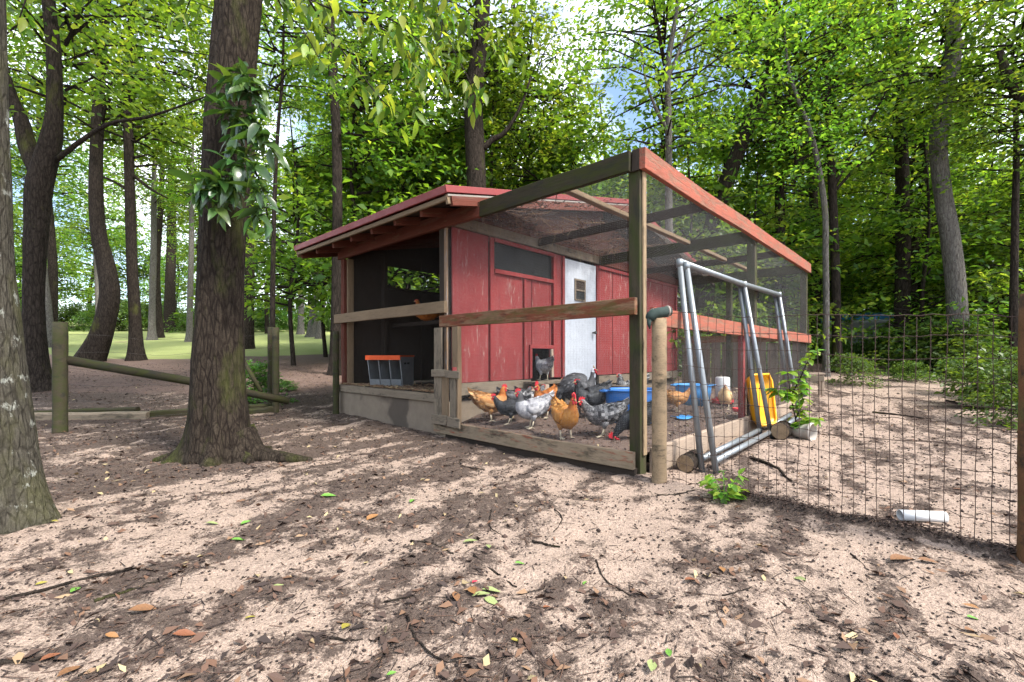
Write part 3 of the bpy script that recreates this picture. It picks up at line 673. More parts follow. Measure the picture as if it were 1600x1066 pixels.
def under_tree(x, y, sc, k, label, group, name='understory_tree', zc=1.5):
    t = empty(name, (x, y, gz(x, y)), tr.uniform(0, 6.28), label, 'tree', group); t.scale = (sc,)*3
    link('trunk', UV[k % 2], t); cm, lm = CU[k % 3]; rot = (0, 0, tr.uniform(0, 6))
    link('crown', cm, t, (0, 0, zc), rot); link('limbs', lm, t, (0, 0, zc), rot)
def far_tree(x, y, sc, k, label, group):
    t = empty('far_tree', (x, y, gz(x, y)), tr.uniform(0, 6.28), label, 'tree', group); t.scale = (sc,)*3
    link('trunk', TV[k % 3], t); cm, lm = CF[k % 2]; link('crown', cm, t, (0, 0, 1.0)); link('limbs', lm, t, (0, 0, 1.0))
def shrub(x, y, sc, k, label, group, cat='shrub'):
    t = empty('shrub', (x, y, gz(x, y)), tr.uniform(0, 6.28), label, cat, group); t.scale = (sc, sc, sc*tr.uniform(.75, 1.15))
    cm, lm = CS[k % 3]; link('foliage', cm, t, (0, 0, .02)); link('stems', lm, t, (0, 0, .02))
# --- trees one can tell apart: trunk outlines from the photograph
def seen_tree(name, label, Y, pix, wid, mat, crowns=(), limbs=(), ns=20, n=44, flare=.5, fh=.35, rough=.05, seed=0, top=None, lobes=5, groove=None):
    pts = [at(u, v, Y) for (u, v) in pix]; base = Vector((pts[0].x, Y, gz(pts[0].x, Y)))
    t = empty(name, base, 0, label, 'tree')
    pts = [p-base for p in pts]; pts[0].z = -.06
    d = (pts[-1]-pts[-2]); r = [w/F*Y/2 for w in wid]
    if top:
        e_ = d.normalized()
        for q in (.7, 2.0):
            if pts[-1].z+q < top-1: pts.append(pts[-1]+Vector((e_.x*q*.7, .05, q))); r.append(r[-1]*.92)
        pts.append(Vector((pts[-1].x+.2*d.x, .1, top))); r.append(r[-1]*.35)
    # radii per control point, resampled evenly by control index
    link('trunk', trunk_mesh('trunk', pts, r, mat, ns, n, rough, flare, fh, lobes, seed, groove), t)
    for (pl, wl_) in limbs:
        m = MB(); q = [at(*p)-base if len(p) == 3 else at(p[0], p[1], Y)-base for p in pl]
        sp = spline(q, 12); m.tube(sp, list(np.interp(np.linspace(0, 1, 12), np.linspace(0, 1, len(wl_)), [w/F*Y/2 for w in wl_])), 8); m.build('limb', mat, t, True)
    for (u, z, sc, k, dy) in crowns:
        x = (u-800)/F*Y-base.x; cm, lm = CA[k % 3]; rot = (0, 0, tr.uniform(0, 6))
        link('crown', cm, t, (x, dy, z), rot, sc); link('branches', lm, t, (x, dy, z), rot, sc)
    return t
seen_tree('lichen_tree', 'grey-green lichen-spotted tree trunk cut off by the left edge', 2.35, [(-4, 815), (-12, 760), (-32, 600), (-50, 420), (-54, 260), (-56, 100), (-58, -60)], [112, 108, 104, 98, 96, 94, 90], M['bark_lichen'], [(-80, 6., 1.0, 0, 1.)], flare=.32, fh=.18, seed=3, top=11, ns=40, n=90)
big = seen_tree('oak_tree', 'large furrowed tree trunk with spreading roots left of the coop', 3.9, [(342, 722), (342, 660), (342, 600), (344, 500), (347, 400), (352, 300), (357, 200), (366, 100), (375, 0), (383, -90)], [82, 80, 74, 67, 64, 63, 64, 64, 63, 58], M['bark_big'], [(430, 6.5, 1.15, 1, .6)], flare=.85, fh=.13, lobes=5, seed=8, top=12, ns=56, n=140, groove=-1.45, rough=.06)
for (pl, w0) in (([(318, 680), (296, 702), (270, 718), (240, 728)], 44), ([(376, 682), (402, 704), (440, 716), (486, 727)], 48), ([(345, 695), (340, 720), (332, 738)], 30), ([(378, 690), (385, 712), (392, 730)], 30), ([(385, 668, 4.1), (405, 682, 4.15), (425, 694, 4.2)], 26)):
    q = []
    for i, p in enumerate(pl):
        e = i/(len(pl)-1)
        g = at(p[0], p[1], p[2] if len(p) > 2 else 3.9-.22*e*(1 if len(pl) < 4 else .5))
        g.z = max(gz(g.x, g.y), g.z) if e < .3 else gz(g.x, g.y)+.045*(1-e)
        q.append(g-big.location)
    m = MB(); m.tube(spline(q, 12), list(np.linspace(w0, 9, 12)/F*3.9/2), 10); m.build('root', M['bark_big'], big, True)
seen_tree('forked_tree', 'forked brown tree behind the leftmost fence post', 8.2, [(62, 618), (56, 560), (52, 470), (56, 370), (62, 290), (78, 225), (86, 170), (84, 90), (76, 0)], [34, 28, 26, 28, 32, 27, 20, 18, 16], M['bark_dark'], [(60, 5.2, .95, 0, .5)],
          [([(66, 280), (45, 235), (34, 190), (18, 150), (5, 100)], [26, 22, 16, 10]), ([(88, 250), (130, 218), (175, 192), (235, 182), (330, 148)], [8, 6, 5, 2])], seed=4, top=11)
seen_tree('curved_tree', 'dark tree with a strongly curved thick base on the lawn edge', 13.6, [(138, 556), (160, 515), (172, 460), (166, 415), (155, 370), (150, 300), (152, 200), (158, 100)], [32, 28, 26, 24, 21, 18, 16, 13], M['bark_dark'], [(160, 6.2, 1.2, 1, 0), (100, 7.5, 1.1, 2, 2)], seed=5, top=13, flare=.35, fh=.4)
seen_tree('slim_tree', 'slim brown tree on the lawn right of the curved tree', 14.2, [(214, 552), (210, 480), (205, 380), (202, 260), (200, 140), (205, 30)], [19, 15, 14, 13, 11, 9], M['bark_dark'], [(210, 6., 1.1, 2, 0)], [([(204, 300), (180, 285), (140, 268)], [6, 4, 2]), ([(203, 270), (235, 295), (262, 310)], [6, 4, 2])], seed=6, top=12)
seen_tree('slender_tree', 'slender dark tree rising left of the coop eave', 10.5, [(524, 555), (526, 470), (527, 350), (526, 220), (520, 110), (516, 20)], [17, 16, 15, 14, 14, 12], M['bark_dark'], [(540, 5.2, .8, 0, 1.2)], seed=7, top=11)
seen_tree('sapling', 'thin dark sapling beside the paired fence posts', 7.2, [(426, 600), (426, 500), (427, 400), (430, 280), (436, 180)], [8, 8, 7, 6, 5], M['bark_dark'], [(430, 4.6, .45, 2, 0)], seed=9, top=7, flare=.2)
seen_tree('roof_tree', 'stout dark tree directly behind the coop roof', 12.0, [(744, 590), (744, 420), (744, 290), (741, 220), (740, 165), (748, 80), (757, -20)], [34, 32, 31, 30, 28, 25, 22], M['bark_dark'], [(745, 7.2, 1.0, 1, .5), (830, 5.4, .75, 0, 1.5)], [([(752, 235), (770, 218), (788, 208), (812, 170), (830, 120)], [11, 9, 6, 3])], seed=10, top=13)
seen_tree('leaning_tree', 'dark tree leaning right behind the run roof', 11.5, [(1093, 560), (1102, 450), (1112, 360), (1130, 300), (1152, 240), (1176, 180), (1200, 110)], [30, 28, 26, 24, 22, 20, 16], M['bark_dark'], [(1190, 5.6, .95, 0, .5)], seed=11, top=11)
seen_tree('branching_tree', 'thin grey tree with forked branches above the run corner', 9.6, [(1046, 560), (1046, 420), (1045, 300), (1045, 200), (1044, 100), (1058, 10)], [14, 13, 11, 10, 9, 6], M['bark_grey'], [(1045, 4.4, .75, 1, .3)], [([(1046, 205), (1030, 180), (1010, 130), (1000, 60)], [6, 5, 4, 2]), ([(1045, 120), (1065, 70), (1090, 10)], [6, 4, 3])], seed=12, top=9)
seen_tree('straight_tree', 'straight dark tree behind the right end of the run roof', 12.2, [(1220, 560), (1219, 420), (1218, 300), (1217, 180), (1212, 60)], [15, 14, 13, 12, 9], M['bark_dark'], [(1215, 5.0, .9, 2, 0)], seed=13, top=11)
seen_tree('thin_pale_tree', 'thin pale trunk just right of the run end post', 10.2, [(1290, 575), (1291, 480), (1290, 400), (1288, 320), (1270, 220), (1245, 150)], [9, 9, 8, 8, 7, 5], M['bark_grey'], [(1255, 4.2, .65, 0, .3)], seed=14, top=8)
seen_tree('twin_tree', 'dark slender tree beside the thin pale trunk', 11., [(1309, 575), (1307, 480), (1304, 380), (1299, 260), (1295, 190)], [13, 12, 12, 11, 9], M['bark_dark'], [(1310, 4.6, .75, 1, .3)], [([(1304, 290), (1330, 240), (1370, 170), (1400, 110)], [6, 5, 4, 2]), ([(1303, 300), (1340, 260), (1380, 225)], [5, 4, 2])], seed=15, top=9)
seen_tree('brown_tree', 'upright brown tree in the middle of the right woods', 12.5, [(1409, 560), (1410, 470), (1411, 350), (1408, 230), (1402, 120), (1396, 20)], [22, 20, 18, 17, 15, 12], M['bark_dark'], [(1410, 5.6, .9, 2, .3)], seed=16, top=11)
seen_tree('bent_tree', 'grey tree with a bend in its trunk on the right', 10.4, [(1498, 575), (1495, 480), (1487, 390), (1474, 310), (1466, 220), (1478, 150), (1489, 80), (1486, -20)], [30, 26, 24, 22, 21, 22, 20, 18], M['bark_grey'], [(1490, 5.4, .85, 0, .3)], [([(1488, 80), (1510, 65), (1535, 40), (1570, 10)], [9, 7, 4, 2])], seed=17, top=10)
seen_tree('edge_tree', 'thin dark tree at the far right behind the brown post', 9.6, [(1583, 575), (1584, 470), (1586, 350), (1588, 200)], [10, 10, 9, 7], M['bark_dark'], [(1600, 4.0, .6, 1, .2)], seed=18, top=7)
seen_tree('arching_tree', 'dark limb arching in at the upper right corner', 9., [(1680, 570), (1670, 350), (1640, 230), (1580, 130), (1562, 80)], [24, 22, 18, 14, 8], M['bark_dark'], [(1620, 4.6, .7, 2, .2)], seed=19)
for i, (u, Y, w, lab) in enumerate(((78, 20, 11, 'pale leaning trunk on the lawn left of the curved tree'), (237, 26, 9, 'pale thin trunk on the far lawn right of the slim brown tree'), (296, 24, 8, 'thin grey trunk on the far lawn just left of the big trunk'), (265, 40, 14, 'dark stump-like trunk at the far lawn edge'), (388, 19, 14, 'dark trunk on the lawn just right of the big trunk'), (470, 34, 8, 'pale far trunk between fence posts and eave'), (486, 30, 11, 'grey far trunk leaning right beneath the coop eave'), (500, 28, 9, 'grey far trunk nearest the coop wall beneath the eave'))):
    b = at(u, 0, Y); zb = gz(b.x, Y); vb = HV-(zb-CH)*F/Y
    ln = {0: -14, 6: 22, 7: 14}.get(i, 3)
    seen_tree('lawn_tree', lab, Y, [(u, vb), (u+ln*.3, vb-60), (u+ln, vb-150), (u+ln*1.3, vb-260)], [w*1.2, w, w*.9, w*.7], M['bark_grey'] if 'pale' in lab or 'grey' in lab else M['bark_dark'], [(u+ln, zb*0+5.5+Y*.06, .9, i, 0)], seed=30+i, top=9+Y*.1)
# --- the wood behind
def zone(u):
    for lim, txt in ((60, 'left of the curved tree'), (190, 'behind the curved tree'), (300, 'left of the big trunk'), (430, 'behind the big trunk'), (540, 'left of the coop eave'), (700, 'above the coop eave'), (860, 'above the coop roof'), (1010, 'left of the corner post'), (1150, 'above the run roof'), (1290, 'behind the run end'), (1400, 'left of the brown tree'), (1490, 'right of the brown tree'), (1600, 'right of the bent tree')):
        if u < lim: return txt
    return 'at the far right edge'
def proj_x(u, Y): return (u-800)/F*Y
for i in range(11):      # high-crowned trees over the lawn
    u = -120+i*70+tr.uniform(-25, 25); Y = tr.uniform(19, 40)
    tall_tree(proj_x(u, Y), Y, tr.uniform(.95, 1.35), i, 'tall high-crowned lawn tree '+zone(u), 'trees on the lawn', 5.2)
for i in range(15):      # woods behind coop and run
    u = 560+i*80+tr.uniform(-25, 25); Y = tr.uniform(13, 30)
    tall_tree(proj_x(u, Y), Y, tr.uniform(.8, 1.2), i, 'tall leafy woodland tree '+zone(u), 'trees in the woods', 3.2)
for i in range(25):
    u = 640+(i*197.3) % 1120; Y = 9.8+((i*7.13) % 12)+max(0, (1000-u)*.006)
    if u < 1000: Y += 2.5
    if 1270 < u < 1410 and Y < 17: Y = 18
    under_tree(proj_x(u, Y), Y, tr.uniform(.85, 1.5), i, 'low leafy understory tree '+zone(u), 'understory trees', zc=tr.uniform(.9, 1.7))
for i in range(20):
    u = 1085+i*33+tr.uniform(-14, 14); Y = 10.6+((i*2.3) % 6)
    if 1270 < u < 1410 and Y < 17: Y = 18.5
    under_tree(proj_x(u, Y), Y, tr.uniform(.75, 1.15), i, 'bushy young tree leafed to the ground, '+zone(u), 'young trees in the undergrowth', zc=tr.uniform(.15, .7))
for i in range(14):
    u = 560+i*75+tr.uniform(-14, 14); Y = 18+((i*3.3) % 9)
    under_tree(proj_x(u, Y), Y, tr.uniform(1.5, 2.1), i, 'broad leafy tree deep in the woods '+zone(u), 'trees deep in the woods', zc=tr.uniform(.5, 1.2))
for i, (u, Y) in enumerate(((1285, 13.2), (1315, 13.8), (1348, 13.3), (1378, 13.9), (1400, 13.0))):
    shrub(proj_x(u, Y), Y, .58, i, 'low bush in front of the blue covered pool', 'bushes before the pool')
for i in range(11):
    u = 470+i*38+tr.uniform(-12, 12); Y = 12.5+((i*2.7) % 5)
    under_tree(proj_x(u, Y), Y, tr.uniform(1.1, 1.6), i, 'bright young tree with loose leaves '+zone(u), 'young trees behind the coop', zc=tr.uniform(1.2, 2.2))
for i in range(42):
    u = -260+i*50+tr.uniform(-20, 20); Y = tr.uniform(44, 62)
    far_tree(proj_x(u, Y), Y, tr.uniform(.8, 1.3), i, 'distant full-crowned tree '+zone(u), 'distant trees')
for i in range(30):
    u = -200+i*27+tr.uniform(-10, 10); Y = tr.uniform(38, 46)
    shrub(proj_x(u, Y), Y, tr.uniform(1.6, 2.6), i, 'distant rounded bush at the lawn end '+zone(u), 'distant bushes')
for i in range(50):
    u = 1040+(i*151.7) % 610; Y = 10.2+((i*3.77) % 6.5)
    if 1270 < u < 1405 and Y < 17: continue
    shrub(proj_x(u, Y), Y, tr.uniform(.85, 1.5), i, 'green undergrowth bush '+zone(u), 'undergrowth bushes')
for i, (u, Y, s, lab) in enumerate(((1335, 9.0, .55, 'low green bush left of centre beyond the wire fence'), (1420, 9.4, .4, 'small low bush on the bare ground beyond the wire fence'), (1560, 6.6, .75, 'broad light green bush beside the brown fence post'), (1520, 7.6, .6, 'low spreading bush just left of the bush by the brown post'), (1600, 5.4, .6, 'bush at right frame edge behind the brown post'))):
    shrub((u-800)/F*Y, Y, s, i, lab, None)
shrub(at(398, 0, 6.9).x, 6.9, .52, 1, 'tangled green bush against the paired fence posts', None)
shrub(at(448, 0, 8.2).x, 8.2, .22, 2, 'small leafy sprig right of the paired fence posts', None)

# leaves one can pick apart: vine on the big trunk and the branches hanging in at the top
def leaf_mesh(name, L, W, bend, mat, t):
    v = []; st = [(0, .03), (.25, .8), (.5, 1), (.78, .62), (1, .02)]
    for (q, w) in st:
        z = -bend*L*q*q
        for s in (-1, 0, 1): v.append((q*L, s*w*W/2, z+abs(s)*W*.13*w))
    f = []
    for i in range(4):
        for k in (0, 1): f.append((i*3+k, i*3+k+1, (i+1)*3+k+1, (i+1)*3+k))
    return mesh(name, v, f, mat, True, tint=[t]*len(f))
VL = [leaf_mesh('leaf', .17, .06, .45, M['leaf_gloss'], t) for t in (.1, .4, .8)]
HL = [leaf_mesh('leaf', .15, .055, .3, M['leaf'], t) for t in (.05, .2, .45, .75, .95)]
def hang_leaf(parent, p, d, roll, ms, sc=1.):
    d = Vector(d).normalized(); q = d.to_track_quat('X', 'Z') @ Quaternion((1, 0, 0), roll)
    return link('leaf', tr.choice(ms), parent, p, q, sc)
vine = empty('climbing_vine', (big.location.x+.15, 3.68, 1.6), 0, 'glossy dark leaved vine climbing the large trunk', 'vine')
m = MB()
for pl in ([(352, 330, 3.66), (372, 285, 3.66), (378, 230, 3.66), (372, 175, 3.66), (380, 110, 3.66)], [(375, 240, 3.66), (398, 265, 3.6), (412, 305, 3.6), (418, 340, 3.6)], [(374, 190, 3.66), (400, 200, 3.6), (425, 235, 3.6)], [(372, 130, 3.66), (395, 135, 3.6), (410, 160, 3.6)], [(372, 285, 3.66), (345, 292, 3.62), (318, 305, 3.62)]):
    sp = spline([at(*p)-vine.location for p in pl], 10); m.tube(sp, .006, 6)
    for p in sp:
        for q in range(6):
            hang_leaf(vine, Vector(p)+Vector((tr.uniform(-.05, .05), tr.uniform(-.12, -.02), tr.uniform(-.06, .06))), (tr.uniform(-.8, 1.), tr.uniform(-.7, 0), tr.uniform(-.9, .35)), tr.uniform(-.7, .7), VL, tr.uniform(.7, 1.3))
m.build('stem', M['bark_dark'], vine, True)
for bi, (Yb, pls) in enumerate(((3.9, [[(395, -60), (450, -20), (520, 15), (600, 25), (660, 70), (700, 120)], [(480, -5), (520, 60), (560, 110), (600, 160), (630, 180)], [(540, 18), (620, 60), (650, 110)], [(420, -40), (440, 10), (475, 50), (500, 95)]]), (4.8, [[(560, -80), (640, -20), (720, 10), (770, 60), (800, 100)], [(680, -5), (700, 60), (735, 130), (742, 165)], [(640, -20), (690, 40), (660, 120)], [(600, -60), (520, -20), (470, 20)]]), (4.2, [[(395, -120), (330, -40), (300, -5), (285, 35)], [(60, -60), (40, 0), (20, 60)]]))):
    base = big.location
    for pl in pls:
        sp = spline([at(u, v, Yb+.25*math.sin(i*1.7+bi)) for i, (u, v) in enumerate(pl)], 16)
        m = MB(); m.tube([Vector(p)-base for p in sp], list(np.linspace(.010, .003, 16)), 6); br = m.build('hanging_branch', M['bark_dark'], big, True)
        for p in sp:
            for q in range(4 if bi < 2 else 2):
                a = tr.uniform(0, 6.28)
                hang_leaf(br, Vector(p)-base+Vector((tr.gauss(0, .07), tr.gauss(0, .07), tr.gauss(0, .04))), (math.cos(a)*.7, math.sin(a)*.7, tr.uniform(-1.2, -.1)), tr.uniform(-.8, .8), HL, tr.uniform(.65, 1.2))
# ------------------------------------------------------------ fowl
def feather(name, stops, scale=38, band=None):
    t = NT(name); n = t.noise(t.coord((1,1,1)), scale, 4)
    f = t.math('ADD', t.math('MULTIPLY', t.attr('tint'), .6), t.math('MULTIPLY', n, .5))
    if band:
        w = t.n.new('ShaderNodeTexWave'); w.wave_type = 'BANDS'; w.bands_direction = 'DIAGONAL'; t.l.new(t.coord((1,1,1)), w.inputs['Vector'])
        w.inputs['Scale'].default_value = band; w.inputs['Distortion'].default_value = 7; w.inputs['Detail'].default_value = 3
        f = t.math('ADD', t.math('MULTIPLY', f, .45), t.math('MULTIPLY', w.outputs['Fac'], .5))
    return t.pbr(t.ramp(f, stops), .65, t.bump(n, .3, .004), spec=.3)
FE = {'buff': feather('feather_buff', [(.1, (.20, .075, .02)), (.5, (.38, .17, .05)), (.9, (.58, .37, .18))]),
      'orange': feather('feather_orange', [(.1, (.15, .040, .008)), (.5, (.34, .10, .015)), (.95, (.50, .21, .05))]),
      'gold': feather('feather_gold', [(.1, (.17, .058, .010)), (.5, (.34, .135, .022)), (.95, (.55, .30, .10))]),
      'black': feather('feather_black', [(.1, (.008, .009, .011)), (.6, (.022, .024, .028)), (1, (.075, .08, .09))]),
      'grey': feather('feather_grey', [(.15, (.10, .10, .11)), (.45, (.27, .27, .29)), (.8, (.55, .54, .55))]),
      'barred': feather('feather_barred', [(.34, (.025, .025, .028)), (.5, (.085, .085, .09)), (.68, (.36, .355, .35))], 120),
      'slate': feather('feather_slate', [(.1, (.028, .028, .031)), (.6, (.075, .075, .08)), (1, (.20, .20, .205))], 70),
      'cream': feather('feather_cream', [(.1, (.36, .20, .08)), (.5, (.58, .40, .20)), (1, (.74, .60, .40))])}
M['comb'] = simple('comb_red', (.55, .018, .03), .55, 0, .3, 30)
M['beak'] = simple('beak_horn', (.40, .28, .13), .5, 0, .3, 30)
M['shank'] = simple('shank', (.55, .47, .34), .6, 0, .3, 40)
M['shank_dark'] = simple('shank_dark', (.22, .19, .17), .6, 0, .3, 40)
M['eye'] = simple('eye_dark', (.02, .01, .008), .2, 0, .1, 40)
M['guinea_skin'] = simple('guinea_skin', (.66, .68, .72), .6, 0, .3, 40)
POSE = {
 'alert': [(-.215,.350,.012,.030),(-.165,.318,.034,.058),(-.095,.272,.078,.088),(0,.240,.095,.105),(.075,.252,.080,.092),(.112,.300,.050,.060),(.122,.348,.031,.038),(.128,.385,.024,.030),(.140,.402,.022,.024),(.160,.398,.006,.009)],
 'walk': [(-.225,.345,.012,.030),(-.170,.312,.036,.058),(-.100,.272,.078,.088),(0,.248,.092,.102),(.085,.256,.076,.086),(.140,.296,.046,.052),(.172,.338,.030,.034),(.188,.366,.024,.028),(.204,.378,.021,.023),(.224,.372,.006,.009)],
 'peck': [(-.190,.400,.012,.030),(-.145,.350,.036,.056),(-.085,.290,.078,.088),(.005,.240,.092,.100),(.085,.205,.072,.080),(.138,.158,.044,.048),(.168,.110,.030,.033),(.184,.074,.023,.026),(.192,.052,.020,.022),(.196,.028,.006,.008)],
 'roost': [(-.22,.215,.012,.030),(-.165,.185,.036,.056),(-.095,.135,.080,.090),(0,.105,.098,.105),(.075,.128,.080,.092),(.110,.180,.048,.058),(.120,.225,.031,.036),(.126,.258,.024,.028),(.138,.272,.021,.023),(.158,.268,.006,.009)],
 'guinea': [(-.235,.225,.010,.014),(-.175,.285,.045,.048),(-.090,.325,.100,.108),(0,.318,.112,.128),(.075,.305,.080,.092),(.112,.352,.036,.044),(.124,.415,.019,.022),(.130,.462,.018,.020),(.142,.480,.017,.019),(.160,.474,.006,.007)]}
def fowl(label, u, Y, heading, H, pose, feat, group='chickens in the run', cat='chicken', comb=True, pos=None, shank='shank', hackle=None, seed=0, tail=1., rump=None):
    g = np.random.default_rng(seed+100)
    if pos is None: x = (u-800)/F*Y; pos = Vector((x, Y, soil_at(x, Y)+.004))
    name = 'guinea_fowl' if pose == 'guinea' else ('hen' if 'hen' in label else 'chicken')
    root = empty(name, pos, R(heading), label, cat, group)
    top = max(p[1]+p[3] for p in POSE[pose]); sc = H/top; root.scale = (sc,)*3
    S = np.array(spline(POSE[pose], 34)); S[:, 1] -= {'roost': 0., 'guinea': .03}.get(pose, .045)*np.clip(1.3-np.arange(34)/33*(1.15 if pose == 'peck' else .0), 0, 1); n = len(S); ns = 16
    T = np.gradient(S[:, :2], axis=0); T /= np.linalg.norm(T, axis=1, keepdims=True); Nn = np.stack([-T[:, 1], T[:, 0]], 1)
    th = np.linspace(0, 2*np.pi, ns, endpoint=False)
    w, h = np.maximum(S[:, 2], .003), np.maximum(S[:, 3], .003)
    def surf(i, a, k=1.):
        wi, hi = np.interp(i, np.arange(n), w), np.interp(i, np.arange(n), h)
        nx_, nz_ = np.interp(i, np.arange(n), Nn[:, 0]), np.interp(i, np.arange(n), Nn[:, 1])
        X = np.interp(i, np.arange(n), S[:, 0])+nx_*hi*np.sin(a)*k; Z = np.interp(i, np.arange(n), S[:, 1])+nz_*hi*np.sin(a)*k
        return np.stack([X, wi*np.cos(a)*k, Z], -1)
    I, Aa = np.meshgrid(np.arange(n), th, indexing='ij')
    v = surf(I.ravel().astype(float), Aa.ravel())
    i = np.arange(n-1)[:, None]*ns; j = np.arange(ns)[None]; f = np.stack([i+j, i+(j+1) % ns, i+ns+(j+1) % ns, i+ns+j], -1).reshape(-1, 4)
    fm = FE[feat]; hm = FE[hackle] if hackle else fm
    bt = np.clip(g.normal(.45, .08, len(f)), 0, 1)
    me = mesh('body', v, f, [fm, hm, M['guinea_skin']], True, bt)
    ring = np.repeat(np.arange(n-1), ns)
    if pose == 'guinea': mi = np.where(ring >= 25, 2, 0)
    else: mi = np.where((ring >= 20), 1, 0)
    if pose != 'guinea' and feat in ('orange', 'gold', 'buff', 'cream'): pass
    me.polygons.foreach_set('material_index', mi.astype(np.int32)); body = link('body', me, root)
    # overlapping feathers
    m_ = 1000; fi = g.uniform(1.5, 25 if pose != 'guinea' else 20, m_); fa = g.uniform(0, 2*np.pi, m_)
    Pp = surf(fi, fa, .98); C0 = surf(fi, fa, .5); Nv = Pp-C0; Nv /= np.linalg.norm(Nv, axis=1, keepdims=True)+1e-9
    tx = np.interp(fi, np.arange(n), T[:, 0]); tz = np.interp(fi, np.arange(n), T[:, 1])
    D = -np.stack([tx, 0*tx, tz], 1)+np.array([0, 0, -.25])+g.normal(0, .12, (m_, 3))+Nv*.34
    v, f = leaf_quads(Pp, D, Nv+g.normal(0, .12, (m_, 3)), g.uniform(.022, .05, m_), .62, .07)
    pm = mesh('plumage', v, f, [fm, hm], tint=np.clip(g.normal(.5, .34, m_), 0, 1))
    pm.polygons.foreach_set('material_index', (fi > 19).astype(np.int32)); tag(link('plumage', pm, root), kind='stuff')
    # wings
    for s in (-1, 1):
        wv = []; wf = []
        for q in range(9):
            e = q/8; x = .075-.235*e; zz = np.interp(x, S[:22, 0], S[:22, 1])+.022-.004*q*(pose == 'guinea'); hh = .060*math.sin(math.pi*min(1, e*.86+.12))**.6*(1-.75*max(0, e-.6)); ww = np.interp(x, S[:22, 0], w[:22])+.010
            for (a, b) in ((-1, .25), (-.5, .85), (0, 1.05), (.5, .9), (1, .45)): wv.append((x, s*(ww*(.72+.28*b)-.006), zz+a*hh-.02))
        for q in range(8):
            for k in range(4): wf.append((q*5+k, q*5+k+1, q*5+k+6, q*5+k+5) if s > 0 else (q*5+k+5, q*5+k+6, q*5+k+1, q*5+k))
        o = link('wing', mesh('wing', wv, wf, fm, True, np.clip(g.normal(.45, .22, len(wf)), 0, 1)), root)
        md = o.modifiers.new('s', 'SOLIDIFY'); md.thickness = .006
    # tail fan
    P_, D_, N_, L_ = [], [], [], []
    b = S[2]; td = np.array([-T[1, 0], 0, -T[1, 1]])
    for q in range(11):
        e = (q-5)/5
        up = (.55-abs(e)*.35 if pose not in ('guinea',) else -.35)*tail
        P_.append((b[0]+.02, e*.030, b[1]-.01)); D_.append(td+np.array([0, e*.42, up])); N_.append((.2, (1 if e >= 0 else -1)*.9, .35)); L_.append(.14*(1-.3*abs(e))*(.7 if pose == 'guinea' else 1))
    v, f = leaf_quads(np.array(P_, float), np.array(D_), np.array(N_, float), L_, .34, .02)
    tag(link('tail', mesh('tail', v, f, FE[rump] if rump else fm, tint=np.clip(g.normal(.4, .25, 11), 0, 1)), root), kind='stuff')
    # head furniture
    hd = Vector((S[30, 0], 0, S[30, 1])); fw = Vector((T[31, 0], 0, T[31, 1])).normalized(); upv = Vector((-fw.z, 0, fw.x))
    if pose in ('alert', 'walk', 'roost', 'guinea'): fw = Vector((1, 0, -.1)).normalized(); upv = Vector((.1, 0, 1)).normalized()
    m = MB(); m.tube([hd+fw*.014, hd+fw*.030-upv*.001, hd+fw*.045-upv*.007], [.009, .0065, .001], 8); m.build('beak', M['beak'], root, True)
    for s in (-1, 1):
        m = MB(); p = hd+fw*.003+upv*.006+Vector((0, s*.018, 0)); m.tube([p, p+Vector((0, s*.004, 0))], [.0055, .002], 8); m.build('eye', M['eye'], root, True)
    if pose == 'guinea':
        m = MB(); p = hd+upv*.014; m.tube([p, p+upv*.016-fw*.006, p+upv*.03-fw*.014], [.010, .007, .001], 8); m.build('casque', M['beak'], root, True)
    elif comb:
        prof = [(-.026, .012), (-.032, .030), (-.018, .024), (-.014, .042), (-.003, .030), (.004, .044), (.011, .028), (.018, .036), (.022, .018), (.026, .006)]
        v = []; 
        for s in (-1, 1):
            for (a, z) in prof: v.append(hd+fw*a*1.15+upv*(z+.004)*1.15*comb+Vector((0, s*.0045, 0)))
        k = len(prof); f = [tuple(range(k))[::-1], tuple(range(k, 2*k))]+[(q, (q+1) % k, k+(q+1) % k, k+q) for q in range(k)]
        link('comb', mesh('comb', v, f, M['comb']), root)
    for s in (-1, 1):
        m = MB(); p = hd+fw*.016-upv*.010+Vector((0, s*.010, 0)); L = .030*(comb or .5)
        m.tube([p, p-upv*L*.5+Vector((0, s*.002, 0)), p-upv*L], [.006, .010*(comb or .6), .003], 8); m.build('wattle', M['comb'], root, True)
        if comb and comb > .6:
            m = MB(); p = hd+fw*.004+Vector((0, s*.016, -.001)); m.tube([p, p+Vector((0, s*.006, 0))], [.013, .006], 10); m.build('face_patch', M['comb'], root, True)
    # legs
    if pose != 'roost':
        for s in (-1, 1):
            st = .03*s if pose == 'walk' else .008*s
            hip = Vector((-.005, s*.046, .15)); kn = Vector((-.012+st*.5, s*.048, .080)); an = Vector((.002+st, s*.048, .014))
            if pose == 'guinea': hip.z = .21; kn.z = .11
            m = MB(); m.tube([hip, (hip+kn)/2, kn], [.042, .032, .013], 10)
            link('thigh', mesh('thigh', m.v, m.f, fm, True, [.5]*len(m.f)), root)
            m = MB(); m.tube([kn+Vector((0, 0, .01)), an], [.0085, .007], 8)
            for a in (-.5, 0, .5): m.tube([an, an+Vector((math.cos(a)*.03, math.sin(a)*.03, -.006)), an+Vector((math.cos(a)*.056, math.sin(a)*.056, -.011))], [.0065, .005, .002], 6)
            m.tube([an, an+Vector((-.028, 0, -.010))], [.006, .002], 6); tag(m.build('leg', M[shank], root, True))
    return root
fowl('buff hen at the far left of the run facing right', 768, 4.80, 8, .41, 'alert', 'buff', hackle='orange', seed=1)
fowl('glossy black hen between the buff hen and the pale grey hen', 797, 4.62, 190, .33, 'walk', 'black', seed=2, shank='shank')
